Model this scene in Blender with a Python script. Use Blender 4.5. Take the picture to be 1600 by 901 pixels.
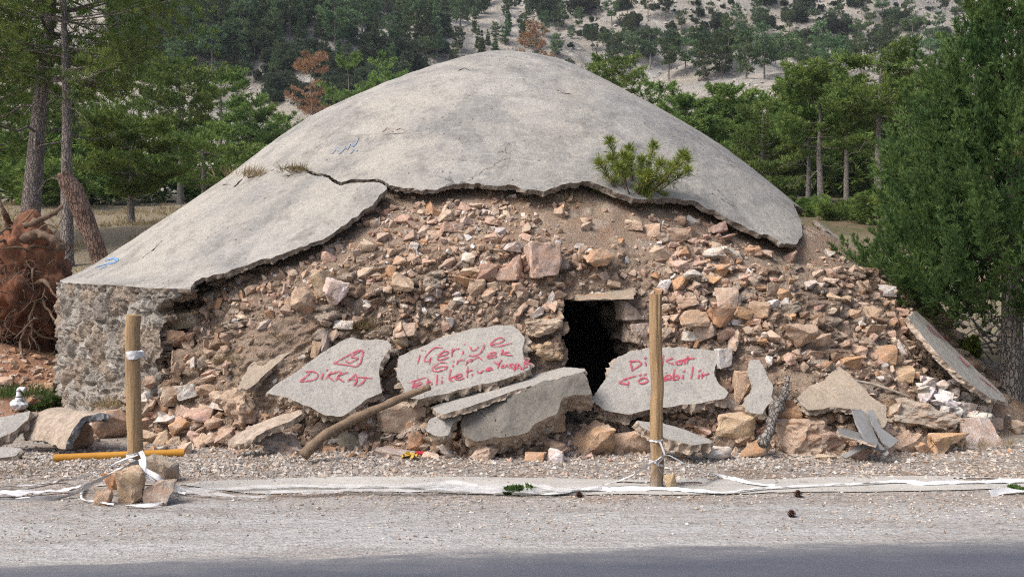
import bpy, bmesh, math, random
import numpy as np
from mathutils import Vector, Matrix
from mathutils.bvhtree import BVHTree

for o in list(bpy.data.objects):
    bpy.data.objects.remove(o)
SC = bpy.context.scene
COL = SC.collection
PI = math.pi

# ------------------------------------------------------------------ camera, sky, sun, exposure
F = 1500.0            # focal length in photo pixels (1600 wide)
HZ = 437.0            # row of the eye level
EYE = 1.6
cam = bpy.data.cameras.new('camera')
cam.sensor_width = 36.0
cam.lens = 36.0 * F / 1600.0
cam.clip_start = 0.1
cam.clip_end = 4000.0
camo = bpy.data.objects.new('camera', cam)
COL.objects.link(camo)
PITCH = math.atan((450.5 - HZ) / F)
camo.location = (0, 0, EYE)
camo.rotation_euler = (PI / 2 - PITCH, 0, 0)
SC.camera = camo

SUN_EL, SUN_AZ = math.radians(50), math.radians(-122)     # azimuth from +y towards +x: behind the camera, to the left
w = bpy.data.worlds.new('World')
SC.world = w
w.use_nodes = True
nt = w.node_tree
sky = nt.nodes.new('ShaderNodeTexSky')
sky.sky_type = 'NISHITA'
sky.sun_disc = False
sky.sun_elevation = SUN_EL
sky.sun_rotation = SUN_AZ
sky.air_density = 1.0
sky.dust_density = 6.0
sky.ozone_density = 1.0
bg = nt.nodes['Background']
bg.inputs['Strength'].default_value = 0.14
nt.links.new(sky.outputs[0], bg.inputs['Color'])
sun = bpy.data.lights.new('sun', 'SUN')
sun.energy = 2.3
sun.angle = math.radians(20)
sun.color = (1.0, 0.965, 0.92)
suno = bpy.data.objects.new('sun', sun)
COL.objects.link(suno)
sd = Vector((math.sin(SUN_AZ) * math.cos(SUN_EL), math.cos(SUN_AZ) * math.cos(SUN_EL), math.sin(SUN_EL)))
suno.rotation_euler = sd.to_track_quat('Z', 'Y').to_euler()
SC.view_settings.view_transform = 'Standard'
SC.view_settings.look = 'None'
SC.view_settings.gamma = 1.0
SC.view_settings.exposure = 0.50
SC.cycles.max_bounces = 6
SC.cycles.use_denoising = False
SC.cycles.use_adaptive_sampling = False
SC.cycles.volume_bounces = 0
SC.cycles.filter_width = 1.15
SC.cycles.sample_clamp_indirect = 1.2

# ------------------------------------------------------------------ numeric helpers
def at(px, py, Y):
    """world point seen at photo pixel (px, py) at distance Y in front of the camera"""
    c, s = math.cos(PITCH), math.sin(PITCH)
    u, v = (px - 800.0) / F, (450.5 - py) / F
    d = np.array([u, c + v * s, -s + v * c])
    return np.array([0, 0, EYE]) + d * (Y / d[1])

def ray(px, py):
    p = at(px, py, 1.0) - np.array([0, 0, EYE])
    return Vector((0, 0, EYE)), Vector(p).normalized()

def proj(P):
    """photo pixels of world points"""
    c, s = math.cos(PITCH), math.sin(PITCH)
    x, y, z = P[:, 0], P[:, 1], P[:, 2] - EYE
    f = y * c - z * s
    up = y * s + z * c
    f = np.where(f < 0.1, 0.1, f)
    return np.stack([800 + F * x / f, 450.5 - F * up / f], 1)

def _hash(i, j, k, seed):
    h = (i * 374761393 + j * 668265263 + k * 2147483629 + seed * 1274126177) & 0xFFFFFFFF
    h = ((h ^ (h >> 13)) * 1274126177) & 0xFFFFFFFF
    h = ((h ^ (h >> 16)) * 2246822519) & 0xFFFFFFFF
    return ((h ^ (h >> 15)) & 0xFFFFFF) / float(0xFFFFFF)

def vnoise(P, seed=0):
    P = np.asarray(P, float)
    i = np.floor(P).astype(np.int64)
    f = P - i
    u = f * f * (3 - 2 * f)
    r = 0
    for dx in (0, 1):
        wx = u[:, 0] if dx else 1 - u[:, 0]
        for dy in (0, 1):
            wy = u[:, 1] if dy else 1 - u[:, 1]
            for dz in (0, 1):
                wz = u[:, 2] if dz else 1 - u[:, 2]
                r = r + wx * wy * wz * _hash(i[:, 0] + dx, i[:, 1] + dy, i[:, 2] + dz, seed)
    return r * 2 - 1

def fbm(P, scale, octs=4, seed=0, gain=0.5):
    P = np.asarray(P, float) * scale
    r, a = 0, 1.0
    for o in range(octs):
        r = r + a * vnoise(P, seed + o * 17)
        P = P * 2.03 + 3.7
        a *= gain
    return r

def worley(P, seed=0):
    P = np.asarray(P, float)
    i = np.floor(P).astype(np.int64)
    n = len(P)
    f1 = np.full(n, 9.0); f2 = np.full(n, 9.0); idv = np.zeros(n)
    for dx in (-1, 0, 1):
        for dy in (-1, 0, 1):
            for dz in (-1, 0, 1):
                a, b, c = i[:, 0] + dx, i[:, 1] + dy, i[:, 2] + dz
                q = np.stack([a + _hash(a, b, c, seed), b + _hash(a, b, c, seed + 1), c + _hash(a, b, c, seed + 2)], 1)
                d = np.sqrt(((q - P) ** 2).sum(1))
                near = d < f1
                f2 = np.where(near, f1, np.minimum(f2, d))
                idv = np.where(near, _hash(a, b, c, seed + 3), idv)
                f1 = np.minimum(f1, d)
    return f1, f2, idv

def sstep(a, b, x):
    t = np.clip((x - a) / (b - a), 0, 1)
    return t * t * (3 - 2 * t)

def sdf_poly(P, poly):
    """signed distance to a polygon, positive inside"""
    poly = np.asarray(poly, float)
    n = len(poly)
    best = np.full(len(P), 1e18)
    inside = np.zeros(len(P), bool)
    for k in range(n):
        a, b = poly[k], poly[(k + 1) % n]
        ab = b - a
        t = np.clip(((P - a) @ ab) / max(ab @ ab, 1e-12), 0, 1)
        d = ((P - a - t[:, None] * ab) ** 2).sum(1)
        best = np.minimum(best, d)
        cond = (a[1] > P[:, 1]) != (b[1] > P[:, 1])
        xi = (b[0] - a[0]) * (P[:, 1] - a[1]) / (b[1] - a[1] + 1e-12) + a[0]
        inside ^= cond & (P[:, 0] < xi)
    d = np.sqrt(best)
    return np.where(inside, d, -d)

def dist_line(P, line):
    line = np.asarray(line, float)
    best = np.full(len(P), 1e18)
    for a, b in zip(line[:-1], line[1:]):
        ab = b - a
        t = np.clip(((P - a) @ ab) / max(ab @ ab, 1e-12), 0, 1)
        best = np.minimum(best, ((P - a - t[:, None] * ab) ** 2).sum(1))
    return np.sqrt(best)

# ------------------------------------------------------------------ object helpers
def tag(o, label=None, cat=None, group=None, kind=None):
    if label: o['label'] = label
    if cat: o['category'] = cat
    if group: o['group'] = group
    if kind: o['kind'] = kind
    return o

def empty(name, loc=(0, 0, 0), rz=0.0):
    o = bpy.data.objects.new(name, None)
    COL.objects.link(o)
    o.empty_display_size = 0.2
    o.location = loc
    o.rotation_euler = (0, 0, rz)
    return o

def new_mesh(name, V, T, mats, midx=None, col=None, smooth=True, sharp=None):
    V = np.asarray(V, np.float32); T = np.asarray(T, np.int32)
    me = bpy.data.meshes.new(name)
    k = T.shape[1]
    me.vertices.add(len(V)); me.vertices.foreach_set('co', V.ravel())
    me.loops.add(T.size); me.loops.foreach_set('vertex_index', T.ravel())
    me.polygons.add(len(T))
    me.polygons.foreach_set('loop_start', np.arange(0, T.size, k, dtype=np.int32))
    for m in (mats if isinstance(mats, (list, tuple)) else [mats]):
        me.materials.append(m)
    if midx is not None:
        me.polygons.foreach_set('material_index', np.asarray(midx, np.int32))
    me.polygons.foreach_set('use_smooth', np.full(len(T), bool(smooth)))
    me.update(calc_edges=True)
    me.validate()
    if col is not None and len(me.vertices) == len(V):
        ca = me.color_attributes.new('Col', 'FLOAT_COLOR', 'POINT')
        c4 = np.ones((len(V), 4), np.float32); c4[:, :3] = col
        ca.data.foreach_set('color', c4.ravel())
    if sharp is not None:
        me.set_sharp_from_angle(angle=math.radians(sharp))
    return me

def link(name, me, parent=None, loc=None):
    o = bpy.data.objects.new(name, me)
    COL.objects.link(o)
    if parent is not None: o.parent = parent
    if loc is not None: o.location = loc
    return o

class MB:
    """collects triangles"""
    def __init__(s):
        s.V, s.T, s.M, s.C, s.n = [], [], [], [], 0
    def add(s, V, T, m=0, col=None):
        V = np.asarray(V, float); T = np.asarray(T, int)
        if T.shape[1] == 4:
            T = np.concatenate([T[:, [0, 1, 2]], T[:, [0, 2, 3]]])
        s.V.append(V); s.T.append(T + s.n); s.M.append(np.full(len(T), m))
        if col is not None:
            s.C.append(np.broadcast_to(np.asarray(col, float), (len(V), 3)))
        s.n += len(V)
        return s
    def arrays(s):
        return np.concatenate(s.V), np.concatenate(s.T), np.concatenate(s.M)
    def mesh(s, name, mats, smooth=True, sharp=None):
        V, T, M = s.arrays()
        return new_mesh(name, V, T, mats, M, np.concatenate(s.C) if s.C else None, smooth, sharp)
    def build(s, name, mats, parent=None, loc=None, smooth=True, sharp=None):
        return link(name, s.mesh(name, mats, smooth, sharp), parent, loc)

def tube(P, R, n=8, cap=True):
    P = np.asarray(P, float); R = np.broadcast_to(np.asarray(R, float), (len(P),))
    tang = np.gradient(P, axis=0)
    tang /= np.linalg.norm(tang, axis=1)[:, None] + 1e-9
    ref = np.array([0.0, 0.0, 1.0]) if abs(tang[:, 2]).mean() < 0.8 else np.array([1.0, 0.0, 0.0])
    a = np.cross(tang, ref); a /= np.linalg.norm(a, axis=1)[:, None] + 1e-9
    b = np.cross(tang, a)
    th = np.arange(n) * 2 * PI / n
    V = P[:, None, :] + R[:, None, None] * (a[:, None, :] * np.cos(th)[None, :, None] + b[:, None, :] * np.sin(th)[None, :, None])
    V = V.reshape(-1, 3)
    T = []
    for i in range(len(P) - 1):
        for j in range(n):
            q = (i * n + j, i * n + (j + 1) % n, (i + 1) * n + (j + 1) % n, (i + 1) * n + j)
            T.append((q[0], q[1], q[2])); T.append((q[0], q[2], q[3]))
    if cap:
        V = np.concatenate([V, P[:1], P[-1:]])
        c0, c1 = len(P) * n, len(P) * n + 1
        for j in range(n):
            T.append((c0, (j + 1) % n, j))
            T.append((c1, (len(P) - 1) * n + j, (len(P) - 1) * n + (j + 1) % n))
    return V, np.array(T)

def smooth_path(pts, n):
    """Catmull-Rom through the points"""
    P = np.asarray(pts, float)
    if len(P) < 3:
        t = np.linspace(0, 1, n)[:, None]
        return P[0] * (1 - t) + P[-1] * t
    Q = np.concatenate([[2 * P[0] - P[1]], P, [2 * P[-1] - P[-2]]])
    out = []
    for u in np.linspace(0, len(P) - 1 - 1e-6, n):
        i = int(u); t = u - i
        a, b, c, d = Q[i], Q[i + 1], Q[i + 2], Q[i + 3]
        out.append(0.5 * (2 * b + (c - a) * t + (2 * a - 5 * b + 4 * c - d) * t * t + (3 * b - a - 3 * c + d) * t ** 3))
    return np.array(out)

def clip_tris(V, T, d):
    """keep the part of a triangle sheet where the field d is positive"""
    V = [tuple(v) for v in np.asarray(V, float)]
    pos = d > 0
    cnt = pos[T].sum(1)
    out = T[cnt == 3].tolist()
    cache = {}
    def cut(a, b):
        k = (a, b) if a < b else (b, a)
        if k not in cache:
            t = d[a] / (d[a] - d[b])
            t = min(max(t, 0.02), 0.98)
            va, vb = V[a], V[b]
            cache[k] = len(V)
            V.append(tuple(va[i] + (vb[i] - va[i]) * t for i in range(3)))
        return cache[k]
    for tri in T[(cnt == 1) | (cnt == 2)].tolist():
        p = [pos[i] for i in tri]
        if sum(p) == 1:
            i = p.index(True); a, b, c = tri[i], tri[(i + 1) % 3], tri[(i + 2) % 3]
            out.append((a, cut(a, b), cut(a, c)))
        else:
            i = p.index(False); a, b, c = tri[i], tri[(i + 1) % 3], tri[(i + 2) % 3]
            x, y = cut(a, b), cut(a, c)
            out.append((x, b, c)); out.append((x, c, y))
    V = np.array(V); out = np.array(out, int)
    used = np.unique(out)
    remap = np.full(len(V), -1); remap[used] = np.arange(len(used))
    return V[used], remap[out]

def vnormals(V, T):
    n = np.cross(V[T[:, 1]] - V[T[:, 0]], V[T[:, 2]] - V[T[:, 0]])
    N = np.zeros_like(V)
    for k in range(3):
        np.add.at(N, T[:, k], n)
    return N / (np.linalg.norm(N, axis=1)[:, None] + 1e-12)

def boundary(T):
    e = np.concatenate([T[:, [0, 1]], T[:, [1, 2]], T[:, [2, 0]]])
    key = {}
    for a, b in e.tolist():
        k = (a, b) if a < b else (b, a)
        key[k] = None if k in key else (a, b)
    return [v for v in key.values() if v]

def thick_sheet(V, T, off, rough=0.0, seed=0, bottom_noise=0.0, freq=22.0):
    """give a sheet a thickness (off per vertex) and a broken rim; returns V, T, material index (rim and underside = 1)"""
    n = len(V)
    off = np.broadcast_to(off, V.shape)
    B = boundary(T)
    bv = sorted({i for e in B for i in e})
    out = np.zeros_like(V)
    N = vnormals(V, T)
    for a, b in B:
        d = np.cross(V[b] - V[a], N[a])
        out[a] += d; out[b] += d
    out /= np.linalg.norm(out, axis=1)[:, None] + 1e-12
    th = np.linalg.norm(off, axis=1)
    amp = (rough * np.minimum(th, 0.13))[:, None]
    Vb = V + off * (1 + bottom_noise * fbm(V, 6, 3, seed + 5)[:, None])
    Vb[bv] += (out * amp * (fbm(Vb, freq, 3, seed)[:, None] - 0.25))[bv]
    nr = int(np.clip(th.max() / 0.024, 3, 12))
    VV = [V, Vb]; TT = [T, T[:, ::-1] + n]; MM = [np.zeros(len(T)), np.ones(len(T))]
    m = len(bv); pos = {v: k for k, v in enumerate(bv)}
    bvv = np.array(bv, int)
    for k in range(1, nr):
        q = V[bvv] + off[bvv] * (k / nr)
        w_ = min(1.0, 2.5 * k / nr)
        q = q + out[bvv] * amp[bvv] * w_ * (fbm(q, freq, 4, seed + 1)[:, None] + 0.6 * fbm(q, freq * .35, 2, seed + 2)[:, None]) + off[bvv] / th[bvv][:, None] * (0.35 * amp[bvv] * fbm(q, freq, 2, seed + 3)[:, None])
        VV.append(q)
    def ix(v, k):
        return v if k == 0 else (v + n if k == nr else 2 * n + (k - 1) * m + pos[v])
    side = []
    for a, b in B:
        for k in range(nr):
            a0, a1, b0, b1 = ix(a, k), ix(a, k + 1), ix(b, k), ix(b, k + 1)
            side.append((b0, a0, a1)); side.append((b0, a1, b1))
    if side:
        TT.append(np.array(side)); MM.append(np.ones(len(side)))
    return np.concatenate(VV), np.concatenate(TT), np.concatenate(MM)

def grid_tris(nu, nv):
    i = np.arange(nu - 1)[:, None] * nv + np.arange(nv - 1)[None, :]
    i = i.ravel()
    return np.concatenate([np.stack([i, i + nv, i + nv + 1], 1), np.stack([i, i + nv + 1, i + 1], 1)])

# ------------------------------------------------------------------ materials
class G:
    def __init__(s, name):
        s.m = bpy.data.materials.new(name); s.m.use_nodes = True
        s.t = s.m.node_tree
        s.b = s.t.nodes['Principled BSDF']
        s.b.inputs['Roughness'].default_value = 0.9
        s.b.inputs['Specular IOR Level'].default_value = 0.25
    def n(s, typ, **kw):
        nd = s.t.nodes.new('ShaderNode' + typ)
        for k, v in kw.items(): setattr(nd, k, v)
        return nd
    def put(s, sock, v):
        if isinstance(v, bpy.types.NodeSocket): s.t.links.new(v, sock)
        elif isinstance(v, tuple) and len(v) == 3 and sock.type == 'RGBA': sock.default_value = (*v, 1)
        else: sock.default_value = v
    def pos(s):
        return s.n('NewGeometry').outputs['Position']
    def objc(s):
        return s.n('TexCoord').outputs['Object']
    def mapping(s, vec, scale=(1, 1, 1), loc=(0, 0, 0)):
        m = s.n('Mapping'); s.put(m.inputs['Vector'], vec)
        m.inputs['Scale'].default_value = scale
        s.put(m.inputs['Location'], loc)
        return m.outputs[0]
    def noise(s, vec, scale, detail=4, rough=0.6, dist=0.0):
        nd = s.n('TexNoise'); s.put(nd.inputs['Vector'], vec)
        nd.inputs['Scale'].default_value = scale; nd.inputs['Detail'].default_value = detail
        nd.inputs['Roughness'].default_value = rough; nd.inputs['Distortion'].default_value = dist
        return nd.outputs['Fac']
    def voro(s, vec, scale, feature='F1', out='Distance'):
        nd = s.n('TexVoronoi', feature=feature); s.put(nd.inputs['Vector'], vec)
        nd.inputs['Scale'].default_value = scale
        return nd.outputs[out]
    def ramp(s, v, stops, interp='LINEAR'):
        r = s.n('ValToRGB'); s.put(r.inputs[0], v)
        r.color_ramp.interpolation = interp
        e = r.color_ramp.elements
        while len(e) < len(stops): e.new(0.5)
        for k, (p, c) in enumerate(stops):
            e[k].position = p
            e[k].color = (c, c, c, 1) if isinstance(c, (int, float)) else (*c, 1)
        return r.outputs[0]
    def mix(s, fac, a, b, mode='MIX'):
        nd = s.n('Mix', data_type='RGBA', blend_type=mode)
        s.put(nd.inputs[0], fac); s.put(nd.inputs[6], a); s.put(nd.inputs[7], b)
        return nd.outputs[2]
    def math(s, op, a, b=0.0):
        nd = s.n('Math', operation=op); s.put(nd.inputs[0], a); s.put(nd.inputs[1], b)
        return nd.outputs[0]
    def hsv(s, col, h=0.5, sat=1.0, v=1.0):
        nd = s.n('HueSaturation'); s.put(nd.inputs['Color'], col)
        s.put(nd.inputs['Hue'], h); s.put(nd.inputs['Saturation'], sat); s.put(nd.inputs['Value'], v)
        return nd.outputs[0]
    def bump(s, h, strength=0.5, dist=0.02, prev=None):
        nd = s.n('Bump'); s.put(nd.inputs['Height'], h)
        nd.inputs['Strength'].default_value = strength; nd.inputs['Distance'].default_value = dist
        if prev is not None: s.put(nd.inputs['Normal'], prev)
        return nd.outputs[0]
    def done(s, col, normal=None, rough=None):
        s.put(s.b.inputs['Base Color'], col)
        if normal is not None: s.put(s.b.inputs['Normal'], normal)
        if rough is not None: s.put(s.b.inputs['Roughness'], rough)
        return s.m

def m_concrete(name, a, b, c, scale=1.0, pit=True, warm=None):
    g = G(name); p = g.pos()
    big = g.noise(p, 0.9 * scale, 5, 0.65, 0.3)
    col = g.mix(g.ramp(big, [(0.35, 0), (0.65, 1)]), a, b)
    if warm:
        col = g.mix(g.ramp(g.noise(p, 0.45, 4, 0.6), [(0.42, 0), (0.62, 0.8)]), col, warm)
    st = g.noise(g.mapping(p, (2.2, 2.2, 0.5)), 2.5 * scale, 6, 0.7)
    col = g.mix(g.ramp(st, [(0.5, 0), (0.75, 0.65)]), col, c)
    fine = g.noise(p, 22 * scale, 5, 0.75)
    col = g.mix(0.8, col, g.ramp(fine, [(0.25, 0.55), (0.5, 1.0), (0.8, 1.25)]), 'MULTIPLY')
    h = g.noise(p, 35 * scale, 5, 0.7)
    nrm = g.bump(h, 0.5, 0.012)
    nrm = g.bump(g.noise(p, 6 * scale, 4, 0.6), 0.45, 0.04, nrm)
    if pit:
        v = g.voro(p, 11 * scale)
        msk = g.math('MULTIPLY', g.ramp(v, [(0.06, 1), (0.14, 0)]), g.ramp(g.noise(p, 1.8, 3, 0.6), [(0.5, 0), (0.6, 1)]))
        nrm = g.bump(g.math('SUBTRACT', 1.0, msk), 0.8, 0.03, nrm)
        col = g.mix(g.math('MULTIPLY', msk, 0.6), col, (0.12, 0.10, 0.085))
    return g.done(col, nrm)

def m_stone(name, use_attr=False, fixed=None):
    g = G(name)
    p = g.pos() if use_attr else g.objc()
    if fixed: base = fixed
    elif use_attr:
        at_ = g.n('VertexColor'); at_.layer_name = 'Col'; base = at_.outputs[0]
    else: base = g.n('ObjectInfo').outputs['Color']
    if not use_attr:
        rnd = g.n('ObjectInfo').outputs['Random']
        cmb = g.n('CombineXYZ'); g.put(cmb.inputs[0], g.math('MULTIPLY', rnd, 37.0)); g.put(cmb.inputs[1], g.math('MULTIPLY', rnd, 91.0))
        p = g.mapping(p, (1, 1, 1), cmb.outputs[0])
        wp = g.pos()
    else: wp = p
    sc = 6.0 if use_attr else 2.2
    vein = g.noise(g.mapping(p, (1, 0.8, 2.0)), sc, 6, 0.65, 0.8)
    col = g.mix(g.ramp(vein, [(0.52, 0), (0.66, 0.75)]), base, g.mix(0.55, base, (0.50, 0.22, 0.09)))
    pale = g.noise(p, sc * 1.4, 5, 0.7, 0.4)
    col = g.mix(g.ramp(pale, [(0.54, 0), (0.68, 0.7)]), col, (0.60, 0.54, 0.46))
    dirt = g.noise(wp, 7, 5, 0.7)
    col = g.mix(g.ramp(dirt, [(0.42, 0), (0.64, 0.8)]), col, (0.34, 0.245, 0.185))
    fine = g.noise(wp, 55, 4, 0.7)
    col = g.mix(0.7, col, g.ramp(fine, [(0.25, 0.6), (0.5, 1.0), (0.8, 1.2)]), 'MULTIPLY')
    nrm = g.bump(g.noise(wp, 28, 6, 0.7), 0.6, 0.02)
    nrm = g.bump(g.noise(wp, 90, 3, 0.7), 0.4, 0.006, nrm)
    return g.done(col, nrm)

def m_simple(name, a, b, scale=8.0, bump=0.3, rough=0.9, coords='pos', stretch=(1, 1, 1), fine=30.0):
    g = G(name)
    p = g.mapping(g.pos() if coords == 'pos' else g.objc(), stretch)
    n = g.noise(p, scale, 6, 0.65, 0.4)
    col = g.mix(g.ramp(n, [(0.35, 0), (0.65, 1)]), a, b)
    nrm = g.bump(g.noise(p, fine, 4, 0.7), bump, 0.01)
    return g.done(col, nrm, rough)

def m_leaf(name, dark, light, vary=0.25, trans=0.25, scale=1.6, tint=None):
    g = G(name)
    p = g.pos()
    n = g.noise(p, scale, 4, 0.65)
    col = g.mix(g.ramp(n, [(0.38, 0), (0.62, 1)]), dark, light)
    rnd = g.n('ObjectInfo').outputs['Random']
    col = g.hsv(col, g.math('ADD', 0.5 - 0.03 * vary * 2, g.math('MULTIPLY', rnd, 0.06 * vary * 2)), 1.0,
                g.math('ADD', 1.0 - vary, g.math('MULTIPLY', rnd, 2 * vary)))
    if tint:
        col = g.mix(g.ramp(g.noise(p, tint[0], 2, 0.5), [(tint[1], 0), (tint[1] + 0.05, 1)]), col, tint[2])
    g.put(g.b.inputs['Base Color'], col)
    g.b.inputs['Roughness'].default_value = 0.75
    tr = g.n('BsdfTranslucent'); g.put(tr.inputs[0], col)
    mx = g.n('MixShader'); mx.inputs[0].default_value = trans
    g.t.links.new(g.b.outputs[0], mx.inputs[1]); g.t.links.new(tr.outputs[0], mx.inputs[2])
    g.t.links.new(mx.outputs[0], g.t.nodes['Material Output'].inputs[0])
    return g.m

def m_bark(name, a, b, c):
    g = G(name); p = g.objc()
    q = g.mapping(p, (1, 1, 0.3))
    wv = g.n('VectorMath', operation='ADD'); g.put(wv.inputs[0], q)
    nn_ = g.n('TexNoise'); g.put(nn_.inputs['Vector'], p); nn_.inputs['Scale'].default_value = 14
    sc_ = g.n('VectorMath', operation='SCALE'); g.put(sc_.inputs[0], nn_.outputs['Color']); sc_.inputs['Scale'].default_value = 0.06
    g.put(wv.inputs[1], sc_.outputs[0])
    v = g.voro(wv.outputs[0], 26, 'DISTANCE_TO_EDGE')
    n = g.noise(p, 5, 5, 0.7)
    col = g.mix(g.ramp(n, [(0.35, 0), (0.65, 1)]), a, b)
    col = g.mix(g.ramp(v, [(0.0, 0.75), (0.12, 0)]), col, c)
    nrm = g.bump(g.ramp(v, [(0, 0), (0.15, 1)]), 0.9, 0.03)
    nrm = g.bump(g.noise(p, 40, 4, 0.7), 0.5, 0.01, nrm)
    return g.done(col, nrm)

M = {}
g = G('weathered_dome_concrete'); p = g.pos()
col = g.mix(g.ramp(g.noise(p, 1.1, 6, 0.7, 0.6), [(0.40, 0), (0.60, 1)]), (0.345, 0.33, 0.305), (0.215, 0.213, 0.208))
col = g.mix(g.ramp(g.noise(p, 0.45, 5, 0.6, 0.5), [(0.42, 0), (0.56, 0.85)]), col, (0.335, 0.316, 0.283))
col = g.mix(g.ramp(g.noise(g.mapping(p, (1, 1, 1), (5, 2, 0)), 0.55, 6, 0.65, 0.8), [(0.50, 0), (0.62, 0.7)]), col, (0.185, 0.185, 0.18))
col = g.mix(g.ramp(g.noise(g.mapping(p, (1, 1, 0.6)), 2.6, 7, 0.75, 0.3), [(0.50, 0), (0.66, 0.75)]), col, (0.165, 0.158, 0.148))
col = g.mix(g.ramp(g.noise(g.mapping(p, (0.35, 1.4, 3.0)), 7, 5, 0.75, 0.4), [(0.56, 0), (0.70, 0.55)]), col, (0.42, 0.40, 0.37))
pm = g.math('MULTIPLY', g.ramp(g.voro(p, 9), [(0.05, 1), (0.12, 0)]), g.ramp(g.noise(p, 1.3, 3, 0.6), [(0.50, 0), (0.58, 1)]))
pm2 = g.math('MULTIPLY', g.ramp(g.voro(g.mapping(p, (1.4, 1.4, 3)), 2.6), [(0.035, 1), (0.06, 0)]), g.ramp(g.noise(p, 3, 3, 0.6), [(0.5, 0), (0.55, 1)]))
hw = g.n('VectorMath', operation='ADD'); g.put(hw.inputs[0], p)
hn = g.n('TexNoise'); g.put(hn.inputs['Vector'], p); hn.inputs['Scale'].default_value = 2.2; hn.inputs['Detail'].default_value = 6
hs = g.n('VectorMath', operation='SCALE'); g.put(hs.inputs[0], hn.outputs['Color']); hs.inputs['Scale'].default_value = 0.9; g.put(hw.inputs[1], hs.outputs[0])
hair = g.math('MULTIPLY', g.ramp(g.voro(hw.outputs[0], 0.55, 'DISTANCE_TO_EDGE'), [(0.0, 1), (0.004, 0)]), g.ramp(g.noise(p, 0.7, 3, 0.6), [(0.60, 0), (0.66, 0.55)]))
pm = g.math('MAXIMUM', g.math('MAXIMUM', pm, pm2), hair)
col = g.mix(g.math('MULTIPLY', pm, 0.75), col, (0.07, 0.06, 0.05))
col = g.mix(0.62, col, g.ramp(g.noise(p, 20, 6, 0.8), [(0.28, 0.5), (0.5, 1.0), (0.75, 1.3)]), 'MULTIPLY')
nrm = g.bump(g.noise(p, 30, 6, 0.75), 0.55, 0.015)
nrm = g.bump(g.noise(p, 5, 5, 0.65), 0.55, 0.05, nrm)
nrm = g.bump(g.math('SUBTRACT', 1.0, pm), 0.8, 0.03, nrm)
M['shell'] = g.done(col, nrm)
M['shell_edge'] = m_simple('broken_concrete_edge', (0.13, 0.108, 0.09), (0.27, 0.235, 0.195), 12, 0.9, fine=40)
M['slab'] = m_concrete('grey_slab_concrete', (0.34, 0.325, 0.30), (0.29, 0.28, 0.262), (0.215, 0.205, 0.19), 1.6, True)
M['slab_earthy'] = m_concrete('earth_stained_concrete', (0.36, 0.30, 0.235), (0.30, 0.255, 0.205), (0.22, 0.17, 0.125), 2.0, False)
M['slab_edge'] = m_simple('broken_slab_edge', (0.25, 0.20, 0.16), (0.44, 0.37, 0.30), 14, 0.9, fine=45)
M['rough'] = m_concrete('rough_grey_mortar', (0.125, 0.117, 0.105), (0.175, 0.163, 0.145), (0.085, 0.078, 0.07), 2.2, True)
M['stone'] = m_stone('limestone')
M['rubble'] = m_stone('limestone_chips', True)
M['paint'] = m_simple('red_spray_paint', (0.45, 0.045, 0.09), (0.36, 0.07, 0.10), 30, 0.2, 0.6)
def m_spray(name, a, b, lo, hi):
    g = G(name); p = g.pos()
    col = g.mix(g.ramp(g.noise(p, 30, 4, 0.7), [(0.35, 0), (0.65, 1)]), a, b)
    g.put(g.b.inputs['Alpha'], g.ramp(g.noise(p, 42, 5, 0.8), [(0.36, lo), (0.55, hi)]))
    return g.done(col, None, 0.7)
M['paint'] = m_spray('red_spray_paint_lines', (0.46, 0.05, 0.10), (0.38, 0.075, 0.115), 0.45, 1.0)
M['overspray'] = m_spray('red_overspray', (0.46, 0.06, 0.11), (0.40, 0.09, 0.12), 0.0, 0.20)
M['blue'] = m_simple('blue_spray_paint', (0.10, 0.24, 0.48), (0.17, 0.30, 0.48), 30, 0.2, 0.6)
M['blue_pale'] = m_simple('faded_blue_spray_paint', (0.16, 0.21, 0.29), (0.25, 0.265, 0.28), 12, 0.2, 0.8)
M['red_pale'] = m_simple('faded_red_spray_paint', (0.27, 0.20, 0.185), (0.28, 0.25, 0.225), 12, 0.2, 0.8)
M['wood'] = m_simple('debarked_pine_post', (0.40, 0.275, 0.15), (0.25, 0.16, 0.085), 2.2, 0.6, 0.75, 'obj', (9, 9, 0.8), 14)
g = G('debarked_post_wood'); p = g.objc()
q = g.mapping(p, (9, 9, 0.8))
col = g.mix(g.ramp(g.noise(q, 2.2, 6, 0.7, 0.4), [(0.35, 0), (0.65, 1)]), (0.41, 0.28, 0.155), (0.25, 0.165, 0.09))
col = g.mix(g.ramp(g.noise(g.mapping(p, (30, 30, 0.7)), 2.0, 4, 0.7), [(0.56, 0), (0.66, 0.7)]), col, (0.15, 0.095, 0.055))
col = g.mix(g.ramp(g.voro(g.mapping(p, (1, 1, 0.55)), 7.5), [(0.10, 0.9), (0.20, 0)]), col, (0.14, 0.08, 0.045))
sp_ = g.n('SeparateXYZ'); g.put(sp_.inputs[0], p)
col = g.mix(g.ramp(g.math('ADD', sp_.outputs[2], g.math('MULTIPLY', g.noise(p, 12, 4, 0.7), 0.3)), [(0.22, 0.75), (0.50, 0)]), col, (0.27, 0.235, 0.20))
M['wood'] = g.done(col, g.bump(g.noise(g.mapping(p, (30, 30, 1.2)), 3, 5, 0.7), 0.7, 0.012), 0.8)
M['wood_end'] = m_simple('sawn_post_end', (0.42, 0.27, 0.12), (0.30, 0.18, 0.08), 12, 0.4)
M['tape'] = m_simple('white_plastic_tape', (0.66, 0.66, 0.67), (0.54, 0.54, 0.55), 9, 0.5, 0.35)
g = G('thin_plastic_film'); p = g.pos()
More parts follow.
